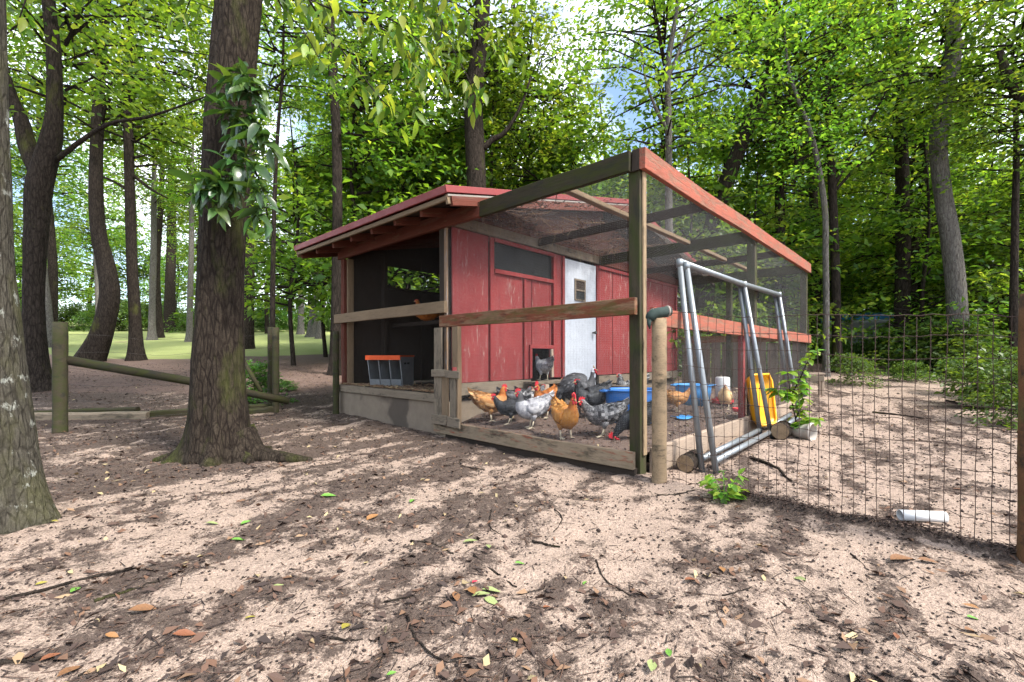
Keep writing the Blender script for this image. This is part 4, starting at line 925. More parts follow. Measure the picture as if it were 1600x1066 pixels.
fowl('plump pale grey hen with a dark head in the left half of the run', 830, 4.42, 200, .41, 'alert', 'grey', hackle='slate', seed=3)
fowl('deep orange hen with tall red comb behind the pale grey hen', 850, 4.80, 232, .40, 'alert', 'orange', seed=4, comb=1.2)
ledge = RM @ Vector((CW1+.01, 1.58, .522))
fowl('grey hen on the ledge with its head inside the small door', 0, 0, math.degrees(A0)+160, .36, 'walk', 'grey', seed=5, pos=ledge, rump='grey')
fowl('humped grey guinea fowl with long neck in front of the white door', 906, 5.1, 4, .56, 'guinea', 'slate', seed=6, cat='guinea fowl', shank='shank_dark')
fowl('slim black hen with red face beside the guinea fowl', 921, 4.9, 205, .48, 'alert', 'black', seed=7, comb=.5)
fowl('small dark hen looking out left behind the guinea fowl', 899, 5.55, 185, .43, 'alert', 'slate', seed=8, comb=.4)
fowl('golden hen facing the camera at the front of the run', 884, 3.98, 292, .42, 'alert', 'gold', seed=9, comb=1.15, hackle='orange')
fowl('barred black and white hen with red face at the front of the run', 942, 4.08, 188, .38, 'walk', 'barred', seed=10, comb=.9)
fowl('black hen pecking the soil beside the mossy corner post', 994, 3.90, 176, .40, 'peck', 'black', seed=11, comb=1.2)
fowl('small dark brown chicken standing in front of the white door frame', 873, 5.22, 255, .31, 'alert', 'slate', seed=12, comb=.4)
fowl('speckled chicken half hidden behind the deep orange hen', 833, 5.0, 15, .36, 'alert', 'barred', seed=13, comb=.5)
fowl('dark grey chicken half hidden behind the black hen', 806, 4.98, 20, .34, 'walk', 'slate', seed=14, comb=.4)
fowl('buff hen walking in front of the light blue tub', 1058, 5.75, 5, .34, 'walk', 'buff', seed=15, comb=.5)
fowl('pale cream hen standing in front of the white waterer', 1133, 6.1, 245, .38, 'alert', 'cream', seed=16, comb=.5)
fowl('dark chicken peeping over the rim of the large blue tub', 984, 6.1, 190, .47, 'alert', 'barred', seed=17, comb=.5)
pr = RM @ Vector((-3.66, .80, 1.328))
fowl('tawny hen roosting inside the dark coop below the window', 0, 0, 185, .30, 'roost', 'orange', group='hen inside the coop', seed=18, comb=.5, pos=pr)

# ------------------------------------------------------------ things in and around the run
def lathe(prof, n=28, sx=1., sy=1.):
    v = []; f = []
    for (r, z) in prof:
        for k in range(n): a = 2*math.pi*k/n; v.append((r*math.cos(a)*sx, r*math.sin(a)*sy, z))
    for i in range(len(prof)-1):
        for k in range(n): f.append((i*n+k, i*n+(k+1) % n, (i+1)*n+(k+1) % n, (i+1)*n+k))
    return v, f
def tub(label, u, Y, r, h, mat, rot, sx=1.35):
    x = (u-800)/F*Y; t = empty('tub', (x, Y, soil_at(x, Y)-.01), rot, label, 'tub')
    v, f = lathe([(.001, .012), (r*.78, .012), (r*.80, .0), (r*.86, h*.45), (r*.885, h*.47), (r*.92, h*.93), (r*.90, h*.96), (r*1.03, h*.96), (r*1.05, h*.985), (r*1.03, h), (r*.93, h), (r*.90, h*.93), (r*.80, .03), (.001, .03)], 36, sx)
    link('basin', mesh('basin', v, f, M[mat], True), t)
    for s in (-1, 1):
        m = MB(); m.tube([Vector((s*r*1.03*sx, -.06, h*.97)), Vector((s*(r*1.03*sx+.035), -.04, h*.955)), Vector((s*(r*1.03*sx+.035), .04, h*.955)), Vector((s*r*1.03*sx, .06, h*.97))], .010, 8); m.build('handle', M[mat], t, True)
    return t
tub('large dark blue plastic tub behind the mossy corner post', 987, 4.95, .245, .36, 'blue', R(20))
tub('light blue plastic tub further back in the run', 1083, 6.5, .235, .30, 'blue_light', R(5), 1.15)
def place(u, Y, dz=0): x = (u-800)/F*Y; return Vector((x, Y, soil_at(x, Y)+dz))
t = empty('waterer', place(1129, 6.75), 0, 'white plastic poultry waterer beside the light blue tub', 'waterer')
v, f = lathe([(.001, .40), (.085, .40), (.10, .385), (.105, .12), (.10, .10)], 24); link('reservoir', mesh('reservoir', v, f, M['white_pl'], True), t)
v, f = lathe([(.001, .01), (.14, .01), (.15, .02), (.15, .07), (.14, .07), (.135, .03), (.10, .03), (.10, .12)], 24); link('base_tray', mesh('base_tray', v, f, M['comb'], True), t)
# crumpled blue sheet
g = np.random.default_rng(2); gx, gy = np.meshgrid(np.linspace(-.13, .13, 14), np.linspace(-.08, .08, 10)); gz_ = .012+.05*np.abs(fbm(gx*14, gy*14, 0, 3, 3)-.35)
i_ = (np.arange(9)[:, None]*14+np.arange(13)[None]).ravel()
o = link('blue_sheet', mesh('blue_sheet', np.stack([gx+.02*np.sin(gy*40), gy+.02*np.sin(gx*30), gz_], -1).reshape(-1, 3), np.stack([i_, i_+1, i_+15, i_+14], 1), M['blue_light'], True), None, place(1070, 5.2, .01), (0, 0, .5))
o.modifiers.new('s', 'SOLIDIFY').thickness = .004
tag(o, 'crumpled blue plastic sheet lying on the run soil', 'plastic sheet')
v, f = lathe([(.001, .0), (.05, .0), (.06, .03), (.055, .05), (.045, .045), (.04, .015), (.001, .015)], 18)
tag(link('feed_dish', mesh('feed_dish', v, f, M['comb'], True), None, place(1152, 5.9, .005)), 'small red dish on the soil beside the red post', 'dish')
# wood plank and box behind the tub
t = empty('wooden_box', place(975, 6.05), R(-44), 'pale wooden box behind the large blue tub', 'box')
board('box_side', (-.17, -.12, .12), (.17, -.12, .12), .02, .24, M['pale_board'], t); board('box_side', (-.17, .12, .12), (.17, .12, .12), .02, .24, M['pale_board'], t)
board('box_end', (-.18, -.13, .12), (-.18, .13, .12), .02, .24, M['pale_board'], t); board('box_end', (.18, -.13, .12), (.18, .13, .12), .02, .24, M['pale_board'], t); board('box_lid', (-.2, 0, .255), (.2, 0, .255), .28, .02, M['wood_grey'], t)
# nest box in the coop
nb = empty('nest_box', RM @ Vector((-3.86, .28, .425)), R(-12), 'galvanised three-hole nest box with an orange lid on the coop floor', 'nest box')
W_, Hh, Dp = .48, .40, .34
def nbbox(nm, a, b, mat): 
    m = MB(); m.box(a, b); return m.build(nm, M[mat], nb)
nbbox('back_panel', (-W_/2, Dp-.01, 0), (W_/2, Dp, Hh), 'tin'); nbbox('bottom_panel', (-W_/2, .0, 0), (W_/2, Dp-.01, .012), 'tin')
for q in range(4):
    x = -W_/2+(W_-.012)*q/3
    v = [(x, .0, .012), (x+.012, .0, .012), (x+.012, Dp-.01, .012), (x, Dp-.01, .012), (x, -.09, Hh), (x+.012, -.09, Hh), (x+.012, Dp-.01, Hh), (x, Dp-.01, Hh)]
    pn = link('side_panel', mesh('side_panel', v, [(3,2,1,0),(4,5,6,7),(0,1,5,4),(1,2,6,5),(2,3,7,6),(3,0,4,7)], M['tin']), nb)
    if q == 3:
        for yy in (.03, .13):
            m = MB(); m.box((x+.0125, yy, .30), (x+.0145, yy+.07, .325)); m.build('vent_slot', M['glass'], pn)
for q in range(3):
    x = -W_/2+(W_-.012)*q/3
    v = [(x+.013, -.012, .012), (x+W_/3-.006, -.012, .012), (x+W_/3-.006, -.030, .10), (x+.013, -.030, .10)]; v += [(a, b+.008, d) for (a, b, d) in v]
    link('front_lip', mesh('front_lip', v, [(0,1,2,3),(7,6,5,4),(0,4,5,1),(1,5,6,2),(2,6,7,3),(3,7,4,0)], M['tin']), nb)
nbbox('lid', (-W_/2-.01, -.10, Hh+.002), (W_/2+.01, Dp+.005, Hh+.022), 'orange'); nbbox('lid_front', (-W_/2-.01, -.112, Hh-.038), (W_/2+.01, -.1005, Hh+.02), 'orange')
# galvanised pipe frames leaning on the run: each a frame of its own
def pipe_frame(label, db, dt, z_end):
    t = empty('pipe_frame', RM @ Vector((.3, 2.0, 0)), A0, label, 'pipe frame'); o0 = Vector((.3, 2.0, 0))
    def gp(x, y): w = RM @ Vector((x, y, 0)); return gz(w.x, w.y)
    B = [(.375-db, .46), (.305-db, 2.28), (.27-db, 3.75)]; Tt = [(.085-dt, .62-dt*.6, 1.575+dt*.6), (.075-dt, 2.14, 1.60+dt*.3), (.070-dt, 3.60, 1.635)]
    Bp = [Vector((x, y, gp(x, y)-.01)) for x, y in B]; Tp = [Vector(q) for q in Tt]
    m = MB(); m.tube([Tp[0]-o0+Vector((0, -.02, .01)), Tp[1]-o0, Tp[2]-o0], .024, 12); m.build('top_bar', M['galv'], t, True)
    for q in range(3):
        a, b = Bp[q], Tp[q]
        if q == 2: a = a+(b-a)*z_end
        m = MB(); m.tube([a-o0, (a+b)/2-o0, b-o0+Vector((0, 0, .004))], .023, 12); lg = m.build('upright', M['galv'], t, True)
        m = MB(); m.tube([b-o0-Vector((0, 0, .035)), b-o0+Vector((0, 0, .026))], .029, 12); m.build('fitting', M['galv'], t, True)
    e = (Bp[0]-Tp[0]).normalized()
    m = MB(); m.tube([Bp[0]-e*.10-o0, Bp[1]-e*.08-o0], .024, 12); m.build('bottom_bar', M['galv'], t, True)
    m = MB(); m.tube([Bp[1]+(Bp[2]-Bp[1])*.35-o0+Vector((0, 0, .05)), Bp[2]-o0+Vector((0, 0, .05))], .024, 12); m.build('bottom_bar', M['galv'], t, True)
pipe_frame('grey steel pipe frame leaning on the run, the outer of the two', 0, 0, .0)
pipe_frame('grey steel pipe frame leaning on the run, the inner of the two', .105, .045, .25)
# yellow moulded tray
yt = empty('plastic_tray', RM @ Vector((.16, 2.62, .07)), A0-R(14), 'yellow moulded plastic tray leaning upright against the run', 'tray')
v = []; f = []; NX, NZ = 15, 19
for i in range(NZ):
    for j in range(NX):
        a, b = j/(NX-1), i/(NZ-1); ex = min(a, 1-a)*7; ez = min(b, 1-b)*9; d = .085*(min(1, ex)**.7)*(min(1, ez)**.7)
        d -= .018*max(0, math.cos((a-.5)*22))*(min(1, ex*.5))*(min(1, ez*.5))
        rc = .045*max(0, 1-ez)*max(0, 1-ex)
        v.append((.02-d-.08*b, (a-.5)*(.46-.06*(1-b))*(1-.22*(max(0, b-.86)/.14)**2-.15*(max(0, .10-b)/.10)**2)+.0, .56*b+.0))
for i in range(NZ-1):
    for j in range(NX-1): f.append((i*NX+j, i*NX+j+1, (i+1)*NX+j+1, (i+1)*NX+j))
o = link('shell', mesh('shell', v, f, M['yellow'], True), yt); md = o.modifiers.new('s', 'SOLIDIFY'); md.thickness = .012; md.offset = 0
m = MB(); e = [(.02, -.17, .0), (.02, .17, .0), (.01, .20, .06), (-.05, .225, .48), (-.06, .18, .56), (-.06, -.18, .56), (-.05, -.225, .48), (.01, -.20, .06), (.02, -.17, .0)]; m.tube([Vector(q) for q in e], .014, 8); m.build('rim', M['yellow'], yt, True)
# logs, pot, stool
def log(label, p, d, L, r, mat='bark_dark'):
    d = Vector(d).normalized(); t = empty('log', p, 0, label, 'log')
    n = 9; m = MB(); m.tube([d*(L*(i/(n-1)-.5)) for i in range(n)], [r*(1+.06*math.sin(i*2.1)) for i in range(n)], 16, False); m.build('bark', M[mat], t, True)
    for s in (-1, 1):
        m = MB(); m.tube([d*s*(L/2-.004), d*s*(L/2+.001)], [r*.985, r*.95], 16); m.build('cut_end', M['post_tan'], t)
p = RM @ Vector((.26, .52, 0)); p = Vector((1.385, 3.53, gz(1.385, 3.53)+.062)); log('short log with pale cut end beside the pipe frame foot', p, (.55, .65, .02), .26, .066)
p = at(1222, 0, 4.75); p.z = gz(p.x, p.y)+.075; log('short thick log beside the toppled pale pot', p, (.6, .7, 0), .24, .085)
p = at(1252, 0, 4.7); p.z = gz(p.x, p.y)+.075
v, f = lathe([(.001, -.10), (.055, -.10), (.075, .02), (.088, .08), (.098, .085), (.098, .11), (.085, .11), (.07, .02), (.045, -.085), (.001, -.085)], 24)
tag(link('flower_pot', mesh('flower_pot', v, f, M['pot'], True), None, p, (R(88), R(8), R(35))), 'pale round pot lying on its side beside the run', 'pot')
st = empty('step_stool', at(1268, 0, 7.75), R(-20), 'small weathered wooden stool behind the run end post', 'stool'); st.location.z = gz(st.location.x, 7.75)
board('seat', (-.17, 0, .36), (.17, 0, .36), .24, .03, M['pale_board'], st)
for sx in (-.14, .14):
    for sy in (-.09, .09): board('leg', (sx, sy, 0), (sx, sy, .344), .04, .04, M['pale_board'], st, (0,1,0), seg=1)
board('apron', (-.15, -.115, .29), (.15, -.115, .29), .02, .09, M['wood_grey'], st)
# leafy sapling beside the run and weed at the fence foot
SL_ = [leaf_mesh('leaf', .105, .06, .25, M['leaf_bright'], q) for q in (.05, .35, .7, 1.)]
sp_ = empty('seedling', at(1246, 0, 4.72), 0, 'bright green leafy sapling growing beside the pipe frame', 'plant'); sp_.location.z = gz(sp_.location.x, 4.72)
for pl in ([(0, 0, 0), (-.02, 0, .2), (-.06, .02, .45), (-.10, 0, .68)], [(-.02, 0, .2), (.05, 0, .36), (.06, .04, .55)], [(-.05, 0, .38), (-.16, 0, .46), (-.24, .05, .50)], [(-.06, 0, .45), (.02, .0, .60), (.10, 0, .78), (.20, 0, .90)], [(0, 0, .1), (.10, -.03, .18), (.16, -.05, .2)]):
    s_ = spline(pl, 9); m = MB(); m.tube(s_, list(np.linspace(.008, .003, 9)), 6); m.build('stem', M['bark_dark'], sp_, True)
    for p in s_[2:]:
        for q in range(5): a = tr.uniform(0, 6.28); hang_leaf(sp_, Vector(p), (math.cos(a), math.sin(a)*.8, tr.uniform(-.5, .35)), tr.uniform(-.5, .5), SL_, tr.uniform(.7, 1.2))
wd = empty('weed', gnd(1132, 782), 0, 'bright green weed sprouting at the foot of the wire fence', 'plant'); wd.location.z = gz(wd.location.x, wd.location.y)
m = MB()
for q in range(9):
    a = q*.7; d = Vector((math.cos(a)*.09, math.sin(a)*.05, .06+.05*(q % 3))); m2 = MB(); m2.tube([Vector((0, 0, 0)), d*.6+Vector((0, 0, .01)), d], .0025, 5); m2.build('stem', LC['green'], wd)
    for e in (.3, .5, .65, .8, .9, 1., 1.): hang_leaf(wd, d*e, (math.cos(a+tr.uniform(-1, 1)), math.sin(a+tr.uniform(-1, 1)), tr.uniform(-.3, .3)), tr.uniform(-.5, .5), SL_, tr.uniform(.45, .75))
# white pipe by the fence
p = gnd(1441, 832); p.z = gz(p.x, p.y)+.03
v = []; f = []
vv, ff = lathe([(.023, -.10), (.026, -.10), (.026, .10), (.023, .10), (.023, -.10)], 20)
tag(link('plastic_pipe', mesh('plastic_pipe', vv, ff, M['white_pl'], True), None, p, (R(90), 0, R(82))), 'short piece of white plastic pipe lying beyond the wire fence', 'pipe')

# ------------------------------------------------------------ fences
def round_post(name, label, p, r, h, mat, lean=(0, 0), parent=None, group=None, n=14):
    m = 10; pts = [Vector((lean[0]*i/(m-1), lean[1]*i/(m-1), -.15+(h+.15)*i/(m-1))) for i in range(m)]
    vv, ff = tube_data(pts, [r*(1+.03*math.sin(i*1.9)) for i in range(m)], n)
    o = link(name, mesh(name, vv, ff, M[mat], False), parent, p)
    for q in o.data.polygons: q.use_smooth = len(q.vertices) == 4
    return tag(o, label, 'fence post', group) if label else o
wf = empty('wire_fence', (FA[0], FA[1], gz(*FA)), 0, 'rusty woven wire fence with rectangular openings on the right', 'fence'); wo = wf.location
d = Vector((FB[0]-FA[0], FB[1]-FA[1], 0)); L = d.length; d.normalize(); EXT = L+.9
fr = random.Random(3)
def ftop(q): return 1.13-.115*q/L+.008*math.sin(q*9)
zr = [0]; 
NV = int(L/.0505)
for q in range(NV+1):
    s = q*.0505+.02; x, y = FA[0]+d.x*s, FA[1]+d.y*s; zb = gz(x, y)-.02; zt = ftop(s)
    pts = []
    for k in range(7):
        e = k/6; pts.append(Vector((x+d.x*(fr.gauss(0, .0035)+.010*math.sin(s*7+e*4)+.006*math.sin(s*31)), y+d.y*fr.gauss(0, .002), zb+(zt-zb)*e))-wo)
    m = MB(); m.tube(pts, .0017, 5, False); m.build('vertical_wire', M['wire_rust'], wf, True)
NH = 11
for k in range(NH):
    pts = []
    for q in range(36):
        s = L*q/35; x, y = FA[0]+d.x*s, FA[1]+d.y*s; zb = gz(x, y)+.015; e = k/(NH-1)
        pts.append(Vector((x+.002, y+.002, zb+(ftop(s)-zb)*e+.009*math.sin(s*6+k*1.3)+.004*math.sin(s*62+k)))-wo)
    m = MB(); m.tube(pts, .0017 if 0 < k < NH-1 else .0022, 5, False); m.build('horizontal_wire', M['wire_rust'], wf, True)
m = MB()
for q in range(NV+1):
    for k in range(1, NH-1):
        s = q*.0505+.02; x, y = FA[0]+d.x*s, FA[1]+d.y*s; zb = gz(x, y)+.015; z = zb+(ftop(s)-zb)*k/(NH-1)+.009*math.sin(s*6+k*1.3)
        p = Vector((x, y, z))-wo; m.tube([p-Vector((0, 0, .005)), p, p+Vector((0, 0, .005))], [.001, .0042, .001], 5, False)
tag(m.build('wire_knots', M['wire_rust'], wf), kind='stuff')
round_post('fence_post', 'tan round fence post beside the mossy corner post of the run', (1.02, 3.16, gz(1.02, 3.16)), .050, 1.13, 'post_tan')
round_post('fence_post', 'dark brown round fence post at the right edge of the picture', (2.185, 1.90, gz(2.185, 1.90)), .058, 1.11, 'post_brown', (.01, 0))
# dark green rolled cloth on the tan post
t = empty('rolled_cloth', (1.02, 3.16, gz(1.02, 3.16)+1.135), R(12), 'dark green rolled cloth tied over the tan fence post', 'cloth')
m = MB(); m.tube(spline([(-.085, 0, -.015), (-.05, -.01, .022), (0, -.01, .034), (.05, 0, .042), (.085, 0, .05)], 14), [.022, .034, .036, .037, .036, .037, .038, .036, .038, .037, .038, .037, .036, .030], 12); m.build('roll', M['rope_green'], t, True)
for x, z in ((-.05, .022), (.06, .044)):
    m = MB(); m.tube([Vector((x-.006, 0, z)), Vector((x+.006, 0, z))], .041, 14); m.build('tie', M['white_edge'], t, True)
m = MB(); m.tube([Vector((-.08, -.01, -.005)), Vector((-.088, -.02, -.05)), Vector((-.08, -.015, -.08))], [.018, .013, .004], 8); m.build('loose_end', M['rope_green'], t, True)
# left fence
def lp(u, Y): x = (u-800)/F*Y; return Vector((x, Y, gz(x, Y)))
round_post('fence_post', 'thick mossy round post at the left, holding a slanting brace pole', lp(94, 5.05), .066, 1.21, 'post_moss')
round_post('fence_post', 'mossy post of the middle pair, nearer the coop', lp(431, 6.4), .045, 1.19, 'post_moss')
round_post('fence_post', 'mossy post of the middle pair, further from the coop', lp(423, 6.62), .042, 1.19, 'post_moss')
round_post('fence_post', 'mossy post standing just left of the coop corner', lp(525, 6.25), .042, 1.13, 'post_moss')
a, b = at(106, 563, 5.1), at(452, 627, 6.1)
m = MB(); m.tube([a-lp(94, 5.05), (a+b)/2-lp(94, 5.05)+Vector((0, 0, .02)), b-lp(94, 5.05)], [.052, .050, .046], 14); tag(m.build('brace_pole', M['wood_moss'], None, True, loc=lp(94, 5.05)), 'dark slanting brace pole running from left post to the ground', 'pole')
a, b = at(378, 560, 6.3), at(408, 612, 6.2)
m = MB(); m.tube([Vector((0, 0, 0)), b-a], .028, 10); tag(m.build('brace_pole', M['wood_moss'], None, True, loc=a), 'short mossy pole leaning in the bush by the paired posts', 'pole')
for i, (u0, Y0, u1, Y1, w, lab) in enumerate(((-30, 5.6, 232, 5.9, .13, 'grey landscape timber lying by the left post'), (225, 5.95, 430, 6.6, .13, 'dark landscape timber lying behind the big trunk'), (-20, 6.0, 215, 6.25, .10, 'dark timber lying behind the grey landscape timber'), (375, 6.2, 430, 6.42, .12, 'dark timber ending at the paired posts'))):
    a, b = lp(u0, Y0), lp(u1, Y1); a.z += w*.12; b.z += w*.12; mid = (a+b)/2
    t = board('landscape_timber', a, b, w, w, M['wood_moss'] if i != 0 else M['wood_grey'], None, seg=6, jit=.006, ch=.02); tag(t, lab, 'timber', 'landscape timbers')
pw, pv_ = lp(94, 5.05), lp(425, 6.45)
ws = empty('wire_strands', pw, 0, 'thin wire strands strung between the left post and the paired posts', 'fence wire')
for k in range(6):
    z = .14+.19*k; pts = [Vector((pw.x+(pv_.x-pw.x)*e, pw.y+(pv_.y-pw.y)*e, pw.z+(pv_.z-pw.z)*e+z-.07*math.sin(math.pi*e)+.012*math.sin(e*17+k)))-pw for e in np.linspace(0, 1, 14)]
    m = MB(); m.tube(pts, .0014, 5, False); m.build('strand', M['wire'], ws, True)
# far blue pool cover seen through the undergrowth
bp = empty('pool', (at(1345, 0, 16).x, 16, gz(9, 16)), R(8), 'bright blue covered pool glimpsed through the undergrowth', 'pool')
vv, ff = lathe([(.001, 1.46), (.9, 1.42), (1.25, 1.32), (1.28, 1.24), (1.28, 1.16)], 40); 
vv = [(x, y, z+.03*math.sin(x*6)*math.cos(y*5)) for x, y, z in vv]; link('cover', mesh('cover', vv, ff, M['blue_light'], True), bp)
vv, ff = lathe([(1.26, 1.158), (1.30, 1.15), (1.30, 1.05), (1.24, 1.04), (1.24, 0)], 40); link('wall', mesh('wall', vv, ff, M['white_pl'], True), bp)

# ------------------------------------------------------------ litter on the ground
g = np.random.default_rng(77)
def scatter(n, ymin, ymax, pw=1.6, umin=-80, umax=1690):
    Y = ymin+(ymax-ymin)*g.random(n)**pw; u = g.uniform(umin, umax, n); X = (u-800)/F*Y
    lx_ = (X-P0.x)*math.cos(A0)+(Y-P0.y)*math.sin(A0); ly_ = -(X-P0.x)*math.sin(A0)+(Y-P0.y)*math.cos(A0)
    inside = (lx_ > -4.62) & (lx_ < .05) & (ly_ > -.10) & (ly_ < 5.8)
    return X[~inside], Y[~inside]
X, Y = scatter(300000, 1.0, 13, 1.5); D_ = litter_d(X, Y)
pd = sstep(.38, .72, D_+.5*(fbm(X*9, Y*9, 0, 3, 61)-.5)+.25*(fbm(X*30, Y*30, 0, 2, 62)-.5)); k = g.random(len(X)) < np.clip(pd*.62+.05, 0, 1)*np.clip(1.25-.05*Y, .3, 1)
X, Y = X[k], Y[k]; n = len(X); Z = ground_z(X, Y)
sz = (.005+.015*g.random(n)**2)*(.75+.17*np.maximum(0, Y-1.2)); rn = g
tint = np.clip(g.beta(1.3, 1.9, n), 0, .98)
o = flakes('leaf_litter', np.stack([X, Y, Z+sz*.12], 1), sz, M['litter'], tint, None, .42, .34); o['label'] = 'dark crumbled leaf litter strewn in patches over the sand'; o['category'] = 'leaf litter'
X, Y = scatter(15000, 1.0, 12, 1.4); D_ = litter_d(X, Y); k = g.random(len(X)) < np.clip(.10+.75*sstep(.35, .8, D_), 0, 1); X, Y = X[k], Y[k]; n = len(X)
sz = g.uniform(.022, .058, n); o = flakes('dead_leaves', np.stack([X, Y, ground_z(X, Y)+sz*.10], 1), sz, M['litter'], np.clip(g.normal(.58, .22, n), 0, 1), None, .35, .5); o['label'] = 'small curled dead leaves scattered over the ground'; o['category'] = 'dead leaves'
X, Y = scatter(16000, 1.0, 10, 1.4); D_ = litter_d(X, Y); k = g.random(len(X)) < np.clip(.15+.7*D_, 0, 1)*.6; X, Y = X[k], Y[k]; n = len(X); a = g.normal(.95, .8, n)
o = sticks_stuff('twig_litter', np.stack([X, Y, ground_z(X, Y)+.004], 1), np.stack([np.cos(a), np.sin(a), g.normal(0, .06, n)], 1), g.uniform(.02, .09, n), g.uniform(.0007, .0018, n), M['litter'], g.uniform(.05, .7, n)); o['label'] = 'tiny broken twigs scattered over the sand'; o['category'] = 'twigs'
X, Y = scatter(22000, 1.0, 8, 1.3); n = len(X); r_ = (.0015+.006*g.random(n)**1.7)*(1+(g.random(n) < .03)*.8)*(.8+.12*Y); Z = ground_z(X, Y)+r_*.35
oc = np.array([(1,0,0),(-1,0,0),(0,1,0),(0,-1,0),(0,0,1),(0,0,-1),(.6,.6,.55),(-.6,.6,.5),(.6,-.6,.5),(-.6,-.6,.55)], float)[:6]
an = g.random(n)*6.28; ca, sa = np.cos(an), np.sin(an); V = oc[None]*g.uniform(.7, 1.3, (n, 6, 1))*r_[:, None, None]
V = np.stack([V[..., 0]*ca[:, None]-V[..., 1]*sa[:, None], V[..., 0]*sa[:, None]+V[..., 1]*ca[:, None], V[..., 2]*.75], -1)+np.stack([X, Y, Z], 1)[:, None]
ft = np.array([(0,2,4),(2,1,4),(1,3,4),(3,0,4),(2,0,5),(1,2,5),(3,1,5),(0,3,5)]); Fc = (np.arange(n)[:, None, None]*6+ft[None]).reshape(-1, 3)
o = tag(link('soil_crumbs', mesh('soil_crumbs', V.reshape(-1, 3), Fc, M['litter'], True, tint=np.repeat(g.uniform(0, .5, n), 8))), 'dark crumbs, nuts and clods scattered over the sand', 'crumbs', kind='stuff')
# litter on the soil of the run
n = 5000; X = g.uniform(-2.15, -.06, n); Y = g.uniform(.05, 5.6, n)
wx = P0.x+math.cos(A0)*X-math.sin(A0)*Y; wy = P0.y+math.sin(A0)*X+math.cos(A0)*Y
zz = np.maximum(soil_z(X, Y), base_z(wx, wy)+.03)+.05*(fbm(X*3, Y*3, 0, 3, 31)-.5)+.03*(fbm(X*11, Y*11, 0, 3, 32)-.5)
o = flakes('run_litter', np.stack([wx, wy, zz+.006], 1), g.uniform(.012, .05, n), M['litter'], np.clip(g.normal(.55, .3, n), 0, 1), None, .4, .5); o['label'] = 'straw, chips and dead leaves strewn over the run soil'; o['category'] = 'litter'
# the dug-up edge of soil along the fence foot: clods and rootlets
n = 1100; s = g.uniform(.35, L+.1, n); q = g.normal(0, .022, n); X = FA[0]+d.x*s-d.y*q; Y = FA[1]+d.y*s+d.x*q
o = flakes('edge_litter', np.stack([X, Y, ground_z(X, Y)+.008], 1), g.uniform(.008, .03, n), M['litter'], g.uniform(.1, .65, n), None, .8, .4); o['label'] = 'matted dark roots and leaves along the wire fence foot'; o['category'] = 'leaf litter'
